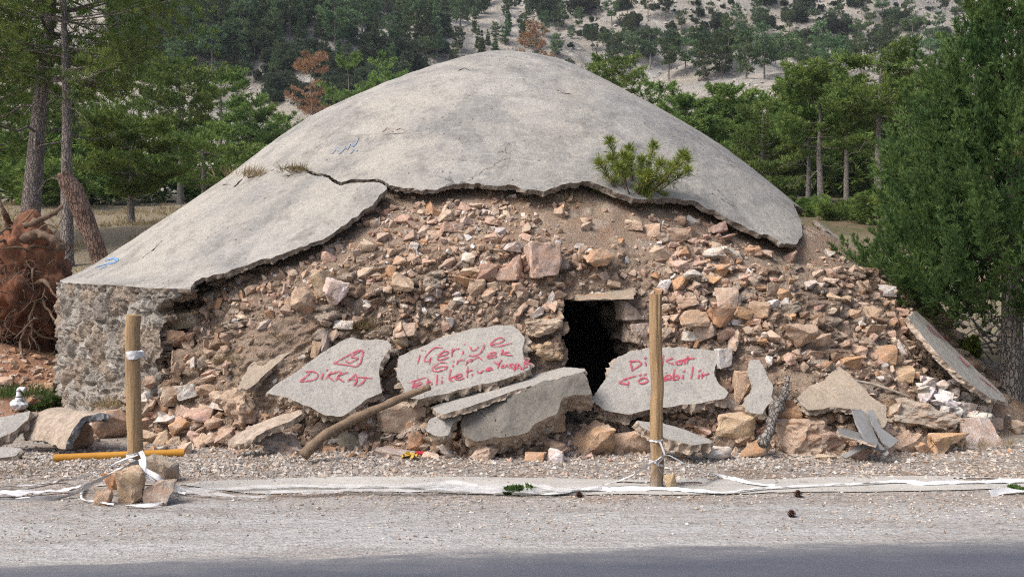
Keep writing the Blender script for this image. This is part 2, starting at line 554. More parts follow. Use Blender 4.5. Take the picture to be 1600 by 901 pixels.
M['film'] = g.done(g.mix(g.ramp(g.noise(p, 9, 5, 0.7), [(0.35, 0), (0.65, 1)]), (0.60, 0.60, 0.60), (0.48, 0.48, 0.48)), g.bump(g.noise(p, 30, 4, 0.7), 0.5, 0.01), 0.4)
g.b.inputs['Alpha'].default_value = 0.55
M['bark'] = m_bark('grey_pine_bark', (0.30, 0.265, 0.245), (0.22, 0.19, 0.175), (0.09, 0.072, 0.065))
M['bark_dark'] = m_bark('dark_pine_bark', (0.12, 0.095, 0.08), (0.08, 0.06, 0.05), (0.04, 0.03, 0.025))
M['bark_pale'] = m_bark('pale_grey_bark', (0.27, 0.25, 0.23), (0.20, 0.18, 0.165), (0.08, 0.07, 0.06))
M['bark_red'] = m_bark('flaking_red_bark', (0.27, 0.185, 0.145), (0.17, 0.11, 0.085), (0.06, 0.042, 0.035))
M['drift'] = m_simple('weathered_stick_wood', (0.24, 0.175, 0.12), (0.14, 0.10, 0.07), 16, 0.8, fine=50)
M['deadwood'] = m_simple('bleached_dead_wood', (0.30, 0.27, 0.23), (0.19, 0.155, 0.125), 14, 0.5)
M['root'] = m_simple('brown_root', (0.085, 0.055, 0.04), (0.17, 0.12, 0.085), 12, 0.8)
M['redearth'] = m_simple('red_earth', (0.24, 0.10, 0.055), (0.10, 0.055, 0.035), 5.0, 1.0, fine=14)
M['needle_near'] = m_leaf('pine_needles', (0.080, 0.140, 0.036), (0.205, 0.285, 0.070), 0.2)
M['needle_mid'] = m_leaf('pine_needles_light', (0.080, 0.145, 0.036), (0.21, 0.29, 0.072), 0.25, scale=0.9)
M['needle_bright'] = m_leaf('pine_needles_fresh', (0.078, 0.145, 0.034), (0.20, 0.285, 0.075), 0.25, scale=0.8)
M['needle_far'] = m_leaf('far_pine_needles', (0.062, 0.112, 0.056), (0.135, 0.190, 0.082), 0.45, scale=0.35)
M['needle_bush'] = m_leaf('juniper_leaves', (0.045, 0.068, 0.042), (0.085, 0.112, 0.062), 0.35, scale=0.5)
M['needle_dead'] = m_leaf('dead_orange_needles', (0.25, 0.13, 0.075), (0.36, 0.215, 0.135), 0.1, scale=0.8)
M['cypress'] = m_leaf('cypress_leaves', (0.052, 0.112, 0.036), (0.135, 0.215, 0.064), 0.05, 0.35, 2.2, (1.9, 0.73, (0.26, 0.12, 0.03)))
M['seedling'] = m_leaf('young_pine_needles', (0.125, 0.175, 0.035), (0.27, 0.32, 0.065), 0.05, 0.3, 6)
M['yellowbush'] = m_leaf('yellow_green_leaves', (0.11, 0.15, 0.025), (0.20, 0.23, 0.04), 0.05, 0.3, 5)
M['weed'] = m_leaf('green_weed_leaves', (0.055, 0.10, 0.028), (0.11, 0.17, 0.045), 0.1, 0.3, 6)
M['drygrass'] = m_leaf('dry_grass', (0.26, 0.21, 0.115), (0.36, 0.29, 0.16), 0.1, 0.3, 5)
M['brownshrub'] = m_leaf('withered_shrub', (0.15, 0.115, 0.06), (0.22, 0.17, 0.09), 0.1, 0.2, 8)
M['pipe'] = m_simple('yellow_ochre_plastic', (0.50, 0.245, 0.035), (0.42, 0.20, 0.03), 6, 0.2, 0.55)
M['redplastic'] = m_simple('red_plastic', (0.48, 0.035, 0.05), (0.38, 0.03, 0.04), 12, 0.1, 0.45)
M['bag'] = m_simple('pale_plastic_bag', (0.62, 0.65, 0.68), (0.50, 0.53, 0.57), 14, 0.4, 0.4)
M['yellowrag'] = m_simple('yellow_rag', (0.55, 0.36, 0.07), (0.42, 0.27, 0.05), 14, 0.4)
M['cone'] = m_simple('pine_cone', (0.13, 0.06, 0.04), (0.08, 0.035, 0.025), 20, 0.6)
M['slate'] = m_simple('dark_grey_slate', (0.17, 0.175, 0.18), (0.23, 0.23, 0.23), 6, 0.35, 0.7)
M['dark_in'] = m_simple('near_black_plaster', (0.05, 0.045, 0.04), (0.03, 0.028, 0.025), 4, 0.4)  # plain near-black plaster tones, assigned to no mesh

# ground
g = G('ground'); p = g.pos()
sep = g.n('SeparateXYZ'); g.put(sep.inputs[0], p)
cell = g.voro(p, 42, 'F1', 'Color')
csep = g.n('SeparateColor'); g.put(csep.inputs[0], cell)
peb = g.ramp(csep.outputs[0], [(0.0, (0.13, 0.115, 0.10)), (0.3, (0.235, 0.215, 0.20)), (0.6, (0.32, 0.30, 0.28)), (0.85, (0.29, 0.225, 0.175)), (1.0, (0.46, 0.445, 0.42))])
pbig = g.noise(p, 1.6, 5, 0.65, 0.5)
gravel = g.mix(g.ramp(pbig, [(0.5, 0), (0.64, 0.7)]), peb, (0.21, 0.145, 0.10))
shoulder = g.mix(g.ramp(g.noise(g.mapping(p, (0.5, 1.2, 1)), 26, 5, 0.8), [(0.46, 0), (0.62, 0.75)]), g.mix(g.ramp(g.noise(g.mapping(p, (0.25, 1.6, 1)), 2.2, 5, 0.65), [(0.40, 0), (0.60, 0.85)]), g.mix(0.45, peb, (0.32, 0.318, 0.314)), (0.395, 0.394, 0.39)), (0.17, 0.167, 0.162))
sh_m = g.math('ADD', sep.outputs[1], g.math('MULTIPLY', g.noise(g.mapping(p, (0.5, 1.5, 1)), 1.5, 4, 0.6), 0.9))
near = g.mix(g.ramp(g.math('MULTIPLY', g.math('SUBTRACT', sh_m, 6.9), 1.2), [(0.3, 0), (0.8, 1)]), shoulder, gravel)
soiln = g.noise(p, 0.7, 6, 0.7, 0.5)
soil = g.mix(g.ramp(soiln, [(0.36, 0), (0.6, 1)]), (0.20, 0.17, 0.105), (0.205, 0.165, 0.125))
soil = g.mix(g.ramp(g.noise(p, 3.5, 5, 0.7), [(0.55, 0), (0.7, 0.8)]), soil, (0.16, 0.17, 0.075))
redm = g.math('MULTIPLY', g.ramp(g.math('MULTIPLY', g.math('ADD', sep.outputs[0], 8.5), 0.25), [(0.0, 1), (0.75, 1), (0.85, 0)]), g.ramp(g.math('MULTIPLY', sep.outputs[1], 0.05), [(0.55, 1), (0.75, 0)]))
soil = g.mix(g.math('MULTIPLY', redm, 0.85), soil, (0.27, 0.115, 0.06))
scn = g.noise(g.mapping(p, (1, 1, 0.6)), 0.12, 6, 0.7, 0.4)
scree = g.mix(g.ramp(scn, [(0.38, 0), (0.62, 1)]), (0.345, 0.31, 0.26), (0.25, 0.245, 0.235))
scree = g.mix(g.ramp(g.noise(p, 0.9, 6, 0.8), [(0.46, 0), (0.62, 0.85)]), scree, (0.17, 0.15, 0.125))
scree = g.mix(g.ramp(g.noise(g.mapping(p, (1, 0.5, 1)), 0.22, 6, 0.75, 0.6), [(0.54, 0), (0.66, 0.7)]), scree, (0.42, 0.405, 0.38))
scree = g.mix(g.ramp(g.noise(p, 0.35, 5, 0.75), [(0.56, 0), (0.72, 0.6)]), scree, (0.15, 0.15, 0.085))
far = g.mix(g.ramp(g.math('MULTIPLY', sep.outputs[1], 0.005), [(0.20, 0), (0.34, 1)]), soil, scree)
wf = g.math('MULTIPLY', g.ramp(g.math('MULTIPLY', g.math('SUBTRACT', sep.outputs[0], 4.0), 0.2), [(0, 0), (0.5, 1)]), g.ramp(g.math('MULTIPLY', sep.outputs[1], 0.01), [(0.16, 0), (0.24, 1), (0.70, 1), (0.9, 0)]))
far = g.mix(wf, far, g.mix(g.ramp(g.noise(p, 2, 5, 0.7), [(0.4, 0), (0.6, 1)]), (0.085, 0.085, 0.04), (0.14, 0.105, 0.065)))
col = g.mix(g.ramp(g.math('MULTIPLY', sep.outputs[1], 0.05), [(0.45, 0), (0.60, 1)]), near, far)
col = g.mix(0.6, col, g.ramp(g.noise(p, 60, 4, 0.75), [(0.25, 0.6), (0.5, 1.0), (0.8, 1.2)]), 'MULTIPLY')
nrm = g.bump(g.voro(p, 42), 0.5, 0.012)
nrm = g.bump(g.math('MULTIPLY', g.noise(p, 0.6, 6, 0.8), g.ramp(g.math('MULTIPLY', sep.outputs[1], 0.05), [(0.5, 0.04), (0.9, 1)])), 0.7, 0.6, nrm)
M['ground'] = g.done(col, nrm)

g = G('asphalt'); p = g.pos()
sep = g.n('SeparateXYZ'); g.put(sep.inputs[0], p)
base = g.mix(g.ramp(g.noise(g.mapping(p, (0.3, 2, 1)), 2.5, 5, 0.65), [(0.35, 0), (0.65, 1)]), (0.068, 0.076, 0.100), (0.085, 0.092, 0.114))
base = g.mix(g.ramp(g.voro(p, 160, 'F1', 'Color'), [(0.6, 0), (0.95, 0.35)]), base, (0.19, 0.185, 0.18))
e = g.math('SUBTRACT', sep.outputs[1], g.math('MULTIPLY', sep.outputs[0], 0.0876))          # distance along the tilted road edge
e = g.math('ADD', e, g.math('MULTIPLY', g.math('SUBTRACT', g.noise(g.mapping(p, (0.5, 2, 1)), 3.0, 6, 0.75), 0.5), 0.6))
dust = g.ramp(g.math('SUBTRACT', e, 5.0), [(0.30, 0), (0.56, 0.30), (0.66, 0.9)])
spk = g.ramp(g.noise(p, 45, 4, 0.8), [(0.4, 0.55), (0.62, 1)])
col = g.mix(g.math('MULTIPLY', dust, spk), base, (0.36, 0.345, 0.32))
nrm = g.bump(g.noise(p, 110, 3, 0.8), 0.6, 0.006)
M['asphalt'] = g.done(col, nrm, 0.85)

g = G('old_concrete_strip'); p = g.pos()
col = g.mix(g.ramp(g.noise(g.mapping(p, (0.4, 1.5, 1)), 3, 6, 0.7), [(0.35, 0), (0.65, 1)]), (0.46, 0.445, 0.415), (0.37, 0.355, 0.33))
col = g.mix(g.ramp(g.noise(p, 40, 4, 0.7), [(0.45, 0), (0.7, 0.5)]), col, (0.26, 0.24, 0.215))
M['strip'] = g.done(col, g.bump(g.noise(p, 50, 4, 0.7), 0.4, 0.008))

g = G('rubble_masonry'); p = g.pos()
vc = g.n('VertexColor'); vc.layer_name = 'Col'
col = vc.outputs[0]
col = g.mix(g.ramp(g.noise(p, 6, 6, 0.7, 0.5), [(0.46, 0), (0.66, 0.7)]), col, (0.41, 0.30, 0.235))
col = g.mix(g.ramp(g.noise(p, 14, 5, 0.7, 0.3), [(0.58, 0), (0.70, 0.6)]), col, (0.50, 0.43, 0.35))
col = g.mix(0.75, col, g.ramp(g.noise(p, 45, 5, 0.75), [(0.25, 0.55), (0.5, 1.0), (0.8, 1.25)]), 'MULTIPLY')
nrm = g.bump(g.voro(p, 26), 0.7, 0.04)
nrm = g.bump(g.noise(p, 18, 6, 0.8), 1.0, 0.06, nrm)
nrm = g.bump(g.noise(p, 70, 4, 0.75), 0.7, 0.012, nrm)
M['core'] = g.done(col, nrm)

g = G('stone_and_mortar_wall'); p = g.pos()
vc = g.n('VertexColor'); vc.layer_name = 'Col'
col = g.mix(g.ramp(g.noise(p, 5, 6, 0.7, 0.5), [(0.42, 0), (0.66, 0.65)]), vc.outputs[0], (0.19, 0.165, 0.14))
col = g.mix(g.ramp(g.noise(g.mapping(p, (1, 1, 0.25)), 6, 5, 0.7), [(0.6, 0), (0.70, 0.6)]), col, (0.52, 0.49, 0.45))
col = g.mix(0.75, col, g.ramp(g.noise(p, 40, 5, 0.75), [(0.25, 0.5), (0.5, 1.0), (0.8, 1.25)]), 'MULTIPLY')
nrm = g.bump(g.noise(g.mapping(p, (1, 1, 0.5)), 18, 6, 0.75), 0.9, 0.05)
M['wall'] = g.done(col, nrm)

# ------------------------------------------------------------------ terrain
HY = np.array([-400, 5, 11.5, 13, 20, 35, 60, 100, 200, 300, 500, 760.0])
HZV = np.array([0, 0, 0, .45, 2.3, 3.9, 7.0, 15, 52, 100, 190, 270.0])
def H(x, y):
    x = np.atleast_1d(np.asarray(x, float)); y = np.atleast_1d(np.asarray(y, float))
    z = np.interp(y, HY, HZV)
    P = np.stack([x, y, np.zeros_like(x)], 1)
    far = np.clip((y - 45) / 60, 0, 1)
    z = z + far * fbm(P, 1 / 38.0, 5, 3) * np.clip(0.07 * (y - 30), 0, 9)
    z = z + sstep(11, 16, y) * fbm(P, 1 / 5.0, 4, 4) * 0.22
    z = z + sstep(5.9, 6.6, y) * (1 - sstep(11, 16, y)) * fbm(P, 1 / 1.3, 2, 5) * 0.018
    # a low bank of earth left of the masonry wall
    z = z + 0.55 * np.exp(-(((x + 7.3) / 1.5) ** 2 + ((y - 12.3) / 1.1) ** 2))
    return z - 0.012 * (1 - sstep(5.6, 6.0, y))

us = np.linspace(-1, 1, 281); vs = np.linspace(0, 1, 361)
gx = 3.0 * np.sinh(us * 6.1)
v0, v1 = -math.asinh(400 / 3), math.asinh(700 / 3)
gy = 9 + 3.0 * np.sinh(v0 + (v1 - v0) * vs)
GX, GY = np.meshgrid(gx, gy, indexing='ij')
GV = np.stack([GX.ravel(), GY.ravel(), H(GX.ravel(), GY.ravel())], 1)
GT = grid_tris(len(gx), len(gy))
cy = GV[GT].mean(1)[:, 1]
BVG = BVHTree.FromPolygons(GV.tolist(), GT.tolist())
def sub(V, T):
    u = np.unique(T); r = np.full(len(V), -1); r[u] = np.arange(len(u)); return V[u], r[T]
for nm, msk in (('ground', cy < 58), ('hillside', cy >= 58)):
    V_, T_ = sub(GV, GT[msk])
    tag(link(nm, new_mesh(nm, V_, T_, M['ground'])), kind='structure')

# road: one sheet, far edge slightly oblique and frayed
rx = np.concatenate([np.linspace(-300, -8, 30)[:-1], np.linspace(-8, 8, 400), np.linspace(8, 300, 30)[1:]])
ry = np.concatenate([np.linspace(-4, 4.6, 12)[:-1], np.linspace(4.6, 6.4, 60)])
RX, RY = np.meshgrid(rx, ry, indexing='ij')
RV = np.stack([RX.ravel(), RY.ravel(), np.full(RX.size, 0.004)], 1)
edge = 5.66 + 0.0876 * np.clip(RV[:, 0], -8, 8)
fld = edge - RV[:, 1] + 0.10 * fbm(RV * [0.6, 1, 1], 2.0, 5, 9)
RV2, RT2 = clip_tris(RV, grid_tris(len(rx), len(ry)), fld)
tag(link('road', new_mesh('road', RV2, RT2, M['asphalt'])), kind='structure')

# half buried concrete strip along the shoulder
sx = np.linspace(-3.2, 14, 700); sy = np.linspace(6.9, 8.1, 50)
SX, SY = np.meshgrid(sx, sy, indexing='ij')
SV = np.stack([SX.ravel(), SY.ravel(), np.zeros(SX.size)], 1)
SV[:, 2] = H(SV[:, 0], SV[:, 1]) + 0.008
lo = 7.16 + 0.16 * sstep(1, 3.5, SV[:, 0]); hi = 7.72 + 0.02 * SV[:, 0]
fld = np.minimum(SV[:, 1] - lo, hi - SV[:, 1]) + 0.07 * fbm(SV * [0.5, 1.4, 1], 3.0, 5, 21) - 0.25 * sstep(-1.6, -3.0, SV[:, 0])
fld = np.minimum(fld, 0.16 * fbm(SV * [0.7, 1.6, 1], 2.3, 4, 22) + 0.14)
V_, T_ = clip_tris(SV, grid_tris(len(sx), len(sy)), fld)
tag(link('concrete_strip', new_mesh('concrete_strip', V_, T_, M['strip'])), kind='structure')

# ------------------------------------------------------------------ the domed cistern
AX, AD = -0.1487, 14.87
PR = np.linspace(0, 6.5, 27)
ZL = np.array([5.165, 5.101, 5.019, 4.941, 4.798, 4.757, 4.612, 4.545, 4.409, 4.312, 4.173, 4.061, 3.908, 3.754, 3.549, 3.345, 3.129, 2.914, 2.746, 2.568, 2.392, 2.201, 2.012, 1.836, 1.667, 1.552, 1.494])
ZR = np.array([5.128, 5.073, 5.015, 5.011, 4.915, 4.809, 4.669, 4.523, 4.368, 4.216, 4.066, 3.912, 3.762, 3.588, 3.411, 3.202, 2.988, 2.752, 2.527, 2.307, 2.093, 1.905, 1.715, 1.53, 1.364, 1.21, 1.138])
def smooth_arr(z):
    for _ in range(2):
        z = np.convolve(np.pad(z, 1, mode='edge'), [.2, .6, .2], 'valid')
    return z
ZL = smooth_arr(ZL); ZR = smooth_arr(ZR)
ZL[0] = ZR[0] = 5.14
def dome_z(r, phi):
    wl = (1 - np.sin(phi)) / 2
    return wl * np.interp(r, PR, ZL) + (1 - wl) * np.interp(r, PR, ZR)
def polar(r, phi, z):
    return np.stack([AX + r * np.sin(phi), AD - r * np.cos(phi), z], -1)

cist = empty('domed_cistern', (AX, AD, 0))
tag(cist, 'collapsed old cistern with a grey concrete dome and a low dark doorway in its rubble', 'domed cistern')
CI = Matrix.Translation((-AX, -AD, 0))
def cpart(name, me, parent=cist):
    o = link(name, me, parent)
    if parent is cist: o.location = (-AX, -AD, 0)
    return o

ph = np.radians(np.concatenate([np.linspace(-110, 110, 560), np.linspace(110, 250, 90)[1:-1]]))
rr = np.concatenate([[0.02], np.linspace(0.12, 6.20, 150)])
PH, RR = np.meshgrid(ph, rr, indexing='ij')
PHf, RRf = PH.ravel(), RR.ravel()
DV = polar(RRf, PHf, dome_z(RRf, PHf))
DV[:, 2] += sstep(0.1, 1.0, RRf) * (fbm(DV, 0.9, 4, 31) * 0.022 + fbm(DV, 5.0, 3, 32) * 0.006)
DT = grid_tris(len(ph), len(rr))
# close the ring
n_r = len(rr); a = (len(ph) - 1) * n_r + np.arange(n_r - 1); b = np.arange(n_r - 1)
DT = np.concatenate([DT, np.stack([a, b, b + 1], 1), np.stack([a, b + 1, a + 1], 1)])
pp = proj(DV)
HOLE = [(296, 446), (318, 436), (345, 428), (372, 420), (400, 413), (436, 400), (470, 386), (497, 375), (520, 362), (542, 347), (560, 335), (577, 320), (590, 307), (606, 289),
        (630, 293), (660, 298), (690, 294), (715, 289), (745, 285), (775, 289), (800, 290), (822, 297), (852, 298), (880, 286), (920, 281), (945, 293), (975, 304), (1000, 309), (1050, 313),
        (1085, 318), (1120, 328), (1150, 350), (1180, 364), (1210, 375), (1244, 381), (1251, 366), (1249, 345), (1237, 314), (1262, 333), (1285, 356), (1306, 376), (1330, 385),
        (1700, 600), (1700, 950), (300, 950)]
CRACK = [(452, 262), (470, 262), (484, 269), (497, 273), (512, 275), (522, 283), (533, 288), (548, 284), (565, 283), (582, 282), (594, 282), (606, 290)]
CRACK2 = [(338, 293), (352, 287), (366, 291), (380, 280), (396, 274), (420, 268), (452, 262)]
CRACK3 = [(220, 405), (232, 396), (243, 388), (250, 380), (258, 374)]
front = (np.cos(PHf) > -0.25)
jag = fbm(np.c_[pp / 45.0, RRf * 0], 1.0, 2, 33) * 3.5 + fbm(np.c_[pp / 9.0, RRf * 0], 1.0, 3, 37) * 2.2
fld = np.where(front, -sdf_poly(pp, HOLE) + jag, 50.0)
wob = fbm(np.c_[pp / 9.0, RRf * 0], 1.0, 3, 34) * 1.2
SMALL = [[(868, 140), (878, 145), (890, 147), (899, 151)], [(1112, 302), (1124, 309), (1138, 317), (1150, 326)], [(1140, 256), (1152, 266)], [(1005, 190), (1014, 199), (1022, 205)], [(716, 110), (726, 107), (734, 110)], [(840, 305), (846, 300)]]
for ln, wd in [(CRACK, 2.6), (CRACK2, 0.9), (CRACK3, 0.5)] + [(q_, 0.7) for q_ in SMALL]:
    dl = dist_line(pp + wob[:, None], ln)
    fld = np.minimum(fld, np.where(front, dl - wd, 50.0))
SHV, SHT = clip_tris(DV, DT, fld)
nrm_ = vnormals(SHV, SHT)
if nrm_[:, 2].mean() < 0:
    SHT = SHT[:, ::-1]; nrm_ = -nrm_
BVS = BVHTree.FromPolygons(SHV.tolist(), SHT.tolist())
SV2, ST2, SM2 = thick_sheet(SHV, SHT, -nrm_ * (0.060 + 0.02 * fbm(SHV, 1.5, 3, 35)[:, None]), 0.3, 36, 0.15, 26)
shell = cpart('dome_shell', new_mesh('dome_shell', SV2, ST2, [M['shell'], M['shell_edge']], SM2, None, True, 42))

# masonry wall (plastered with mortar), seen at the left, running on behind
def px_field_part(poly, P, jagamp=6.0, seed=40):
    q = proj(P)
    return sdf_poly(q, poly) + fbm(np.c_[q / 18.0, q[:, 0] * 0], 1.0, 4, seed) * jagamp
wph = np.radians(np.concatenate([np.linspace(-28, -100, 340), np.linspace(-100, -262, 60)[1:]]))
wz = np.linspace(-0.25, 1.62, 140)
WP, WZ = np.meshgrid(wph, wz, indexing='ij'); WPf, WZf = WP.ravel(), WZ.ravel()
Q = np.stack([WPf * 6.4 / 0.30, WZf / 0.24, WPf * 0], 1)
Q = Q + 0.25 * np.stack([fbm(Q, 1.3, 3, 41), fbm(Q, 1.3, 3, 42), Q[:, 0] * 0], 1)
f1, f2, wid = worley(Q, 43)
Q2 = np.stack([WPf * 6.4 / 0.06, WZf / 0.20, WPf * 0 + 3], 1) + 0.3 * fbm(Q, 3, 3, 44)[:, None]
e1, e2, wid2 = worley(Q2, 45)
disp = 0.055 * sstep(0.0, 0.35, f2 - f1) + 0.03 * (wid - 0.5) + 0.075 * sstep(0, 0.5, e2 - e1) * wid2 + 0.03 * fbm(Q, 2.0, 4, 46)
Qv = np.stack([WPf * 6.4 / 0.05, WZf / 0.19, WPf * 0 + 9], 1)
disp = 0.75 * disp + 0.020 * fbm(Qv, 1.0, 3, 48) + 0.008 * fbm(Q, 13.0, 2, 49)
WV = polar(6.155 + disp + 0.05 * (1 - WZf / 1.6), WPf, WZf)
WV[:, 2] = np.where(WZf > 1.6, dome_z(np.full(len(WPf), 6.19), WPf) - 0.015, WZf * (dome_z(np.full(len(WPf), 6.19), WPf) - 0.015) / 1.62)
WPOLY = [(60, 400), (306, 400), (303, 440), (296, 458), (262, 468), (250, 485), (262, 500), (246, 520), (258, 548), (240, 570), (250, 610), (230, 660), (60, 680)]
keep = np.where(WPf < np.radians(-75), 30.0, px_field_part(WPOLY + [], WV, 8.0))
wc = np.array([(0.27, 0.25, 0.225), (0.33, 0.30, 0.265), (0.23, 0.21, 0.19), (0.40, 0.375, 0.34), (0.31, 0.255, 0.205)])[(wid * 4.99).astype(int)]
wc = wc * (0.78 + 0.45 * wid2[:, None])
C1, _T = clip_tris(np.c_[WV], grid_tris(len(wph), len(wz)), keep)
# colours follow by nearest original vertex: rebuild through a lookup on rounded keys
lut = {tuple(np.round(v, 5)): c for v, c in zip(WV.tolist(), wc.tolist())}
cc = np.array([lut.get(tuple(np.round(v, 5)), (0.27, 0.245, 0.215)) for v in C1.tolist()])
nw = vnormals(C1, _T)
rad = np.c_[C1[:, 0] - AX, C1[:, 1] - AD, C1[:, 2] * 0]; rad /= np.linalg.norm(rad, axis=1)[:, None]
if (nw * rad).sum(1).mean() < 0: _T = _T[:, ::-1]
V_, T_, M_ = thick_sheet(C1, _T, -rad * 0.13, 0.5, 47, 0.1, 14)
cc2 = np.full((len(V_), 3), (0.30, 0.235, 0.175)); cc2[:len(cc)] = cc
wall = cpart('stone_wall', new_mesh('stone_wall', V_, T_, [M['wall'], M['core']], M_, cc2, False))
wall['label'] = 'rough grey stone wall plastered with lumpy mortar'

# collapsed rubble face: r(phi, z) around the axis
KZ = np.array([-0.25, 0.0, 0.3, 0.8, 1.4, 1.9, 2.4, 2.7, 3.4])
KC = np.array([6.25, 6.05, 5.78, 5.50, 5.30, 5.08, 4.85, 4.60, 3.6])
KR = np.array([7.55, 7.3, 6.95, 6.42, 6.02, 5.60, 5.05, 4.60, 3.6])
KL = np.array([6.40, 6.28, 6.12, 5.95, 5.68, 5.30, 4.85, 4.45, 3.5])
def core_r(phi, z):
    d = np.degrees(phi)
    wr = sstep(12, 36, d); wl = sstep(-8, -24, d)
    r = np.interp(z, KZ, KC) * (1 - wr) * (1 - wl) + np.interp(z, KZ, KR) * wr + np.interp(z, KZ, KL) * wl
    return r
cph = np.radians(np.linspace(-50, 118, 640)); cz = np.concatenate([np.linspace(-0.25, 2.85, 165), np.linspace(2.9, 3.9, 12)])
CP, CZ = np.meshgrid(cph, cz, indexing='ij'); CPf, CZf = CP.ravel(), CZ.ravel()
R0 = core_r(CPf, CZf)
S = np.stack([CPf * 5.5, CZf, CPf * 0], 1)
big = fbm(S, 0.8, 4, 51) * 0.10
Sw = S + 0.07 * np.stack([fbm(S, 3, 3, 52), fbm(S, 3, 3, 53), S[:, 0] * 0], 1)
f1, f2, cid = worley(Sw / [0.24, 0.13, 1], 54)
e1, e2, cid2 = worley(Sw / [0.10, 0.06, 1] + 7, 55)
amount = sstep(-0.25, 0.25, fbm(S, 0.9, 3, 56) + 0.15)
blocks = 0.07 * sstep(0.02, 0.35, f2 - f1) * (0.4 + cid) + 0.05 * (cid - 0.5)
small = 0.03 * sstep(0.02, 0.4, e2 - e1) * (0.3 + cid2)
dz = big + amount * blocks + small + fbm(S, 6, 4, 57) * 0.022 + fbm(S, 22, 3, 61) * 0.012
Rc = R0 + dz
# stay under the shell
def prof_r(phi, z):
    wl = (1 - np.sin(phi)) / 2
    out = np.zeros(len(z)); grid = np.linspace(0, 6.5, 140)
    zz = wl[:, None] * np.interp(grid, PR, ZL)[None] + (1 - wl[:, None]) * np.interp(grid, PR, ZR)[None]
    k = (zz > z[:, None]).sum(1).clip(1, 139)
    za = zz[np.arange(len(z)), k - 1]; zb = zz[np.arange(len(z)), k]
    return grid[k - 1] + (grid[k] - grid[k - 1]) * np.clip((za - z) / np.maximum(za - zb, 1e-6), 0, 1)
sR = sstep(38, 52, np.degrees(CPf)) * sstep(2.45, 2.15, CZf)
lim = np.where(CZf > 1.75, prof_r(CPf, CZf + 0.16 * (1 - sR)), 9.0)
Rc = np.minimum(Rc, lim - 0.10 + 0.09 * sR + 0.02 * fbm(S, 5, 3, 58))
CV = polar(np.maximum(Rc, 0.3), CPf, CZf)
DOOR = [(882, 466), (970, 465), (980, 500), (990, 540), (1000, 600), (1004, 660), (884, 660), (880, 590), (888, 560), (880, 500)]
cq = proj(CV)
frontc = np.cos(CPf) > 0
fld = np.where(frontc, -sdf_poly(cq, DOOR) + fbm(np.c_[cq / 12.0, cq[:, 0] * 0], 1.0, 3, 59) * 8.0, 60.0)
pal = np.array([(0.40, 0.30, 0.225), (0.45, 0.35, 0.26), (0.37, 0.25, 0.18), (0.46, 0.375, 0.30), (0.40, 0.275, 0.19), (0.33, 0.25, 0.19), (0.48, 0.41, 0.34)])
cc = pal[(cid * 6.99).astype(int)] * (0.85 + 0.3 * cid2[:, None])
mort = sstep(0.16, 0.03, f2 - f1)[:, None]
cc = cc * (1 - mort) + np.array([0.34, 0.255, 0.185]) * mort
cc = cc * amount[:, None] + np.array([0.375, 0.285, 0.215]) * (1 - amount[:, None])
CT = grid_tris(len(cph), len(cz))
C1, _T = clip_tris(CV, CT, fld)
lut = {tuple(np.round(v, 5)): c for v, c in zip(CV.tolist(), cc.tolist())}
c1 = np.array([lut.get(tuple(np.round(v, 5)), (0.33, 0.25, 0.18)) for v in C1.tolist()])
nc = vnormals(C1, _T)
rad = np.c_[C1[:, 0] - AX, C1[:, 1] - AD, C1[:, 2] * 0]; rad /= np.linalg.norm(rad, axis=1)[:, None]
if (nc * rad).sum(1).mean() < 0: _T = _T[:, ::-1]
# the door reveal narrows inwards
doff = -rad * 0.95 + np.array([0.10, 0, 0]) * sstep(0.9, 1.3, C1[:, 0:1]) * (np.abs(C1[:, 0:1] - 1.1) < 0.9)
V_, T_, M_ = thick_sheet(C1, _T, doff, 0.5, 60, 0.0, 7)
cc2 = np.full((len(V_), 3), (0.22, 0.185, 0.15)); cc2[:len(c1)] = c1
core = cpart('rubble_masonry', new_mesh('rubble_masonry', V_, T_, [M['core']], None, cc2))
core['label'] = 'exposed rubble masonry and earth where the dome has collapsed'
BVC = BVHTree.FromPolygons(C1.tolist(), _T.tolist())

# ------------------------------------------------------------------ stones
CR, TA, PK, OR, WH, GY, BR = (0.50, 0.40, 0.31), (0.42, 0.31, 0.225), (0.48, 0.325, 0.26), (0.45, 0.27, 0.155), (0.62, 0.60, 0.575), (0.35, 0.335, 0.31), (0.32, 0.22, 0.15)
CNAME = {CR: 'cream', TA: 'tan', PK: 'pinkish', OR: 'orange', WH: 'white', GY: 'grey', BR: 'brown'}

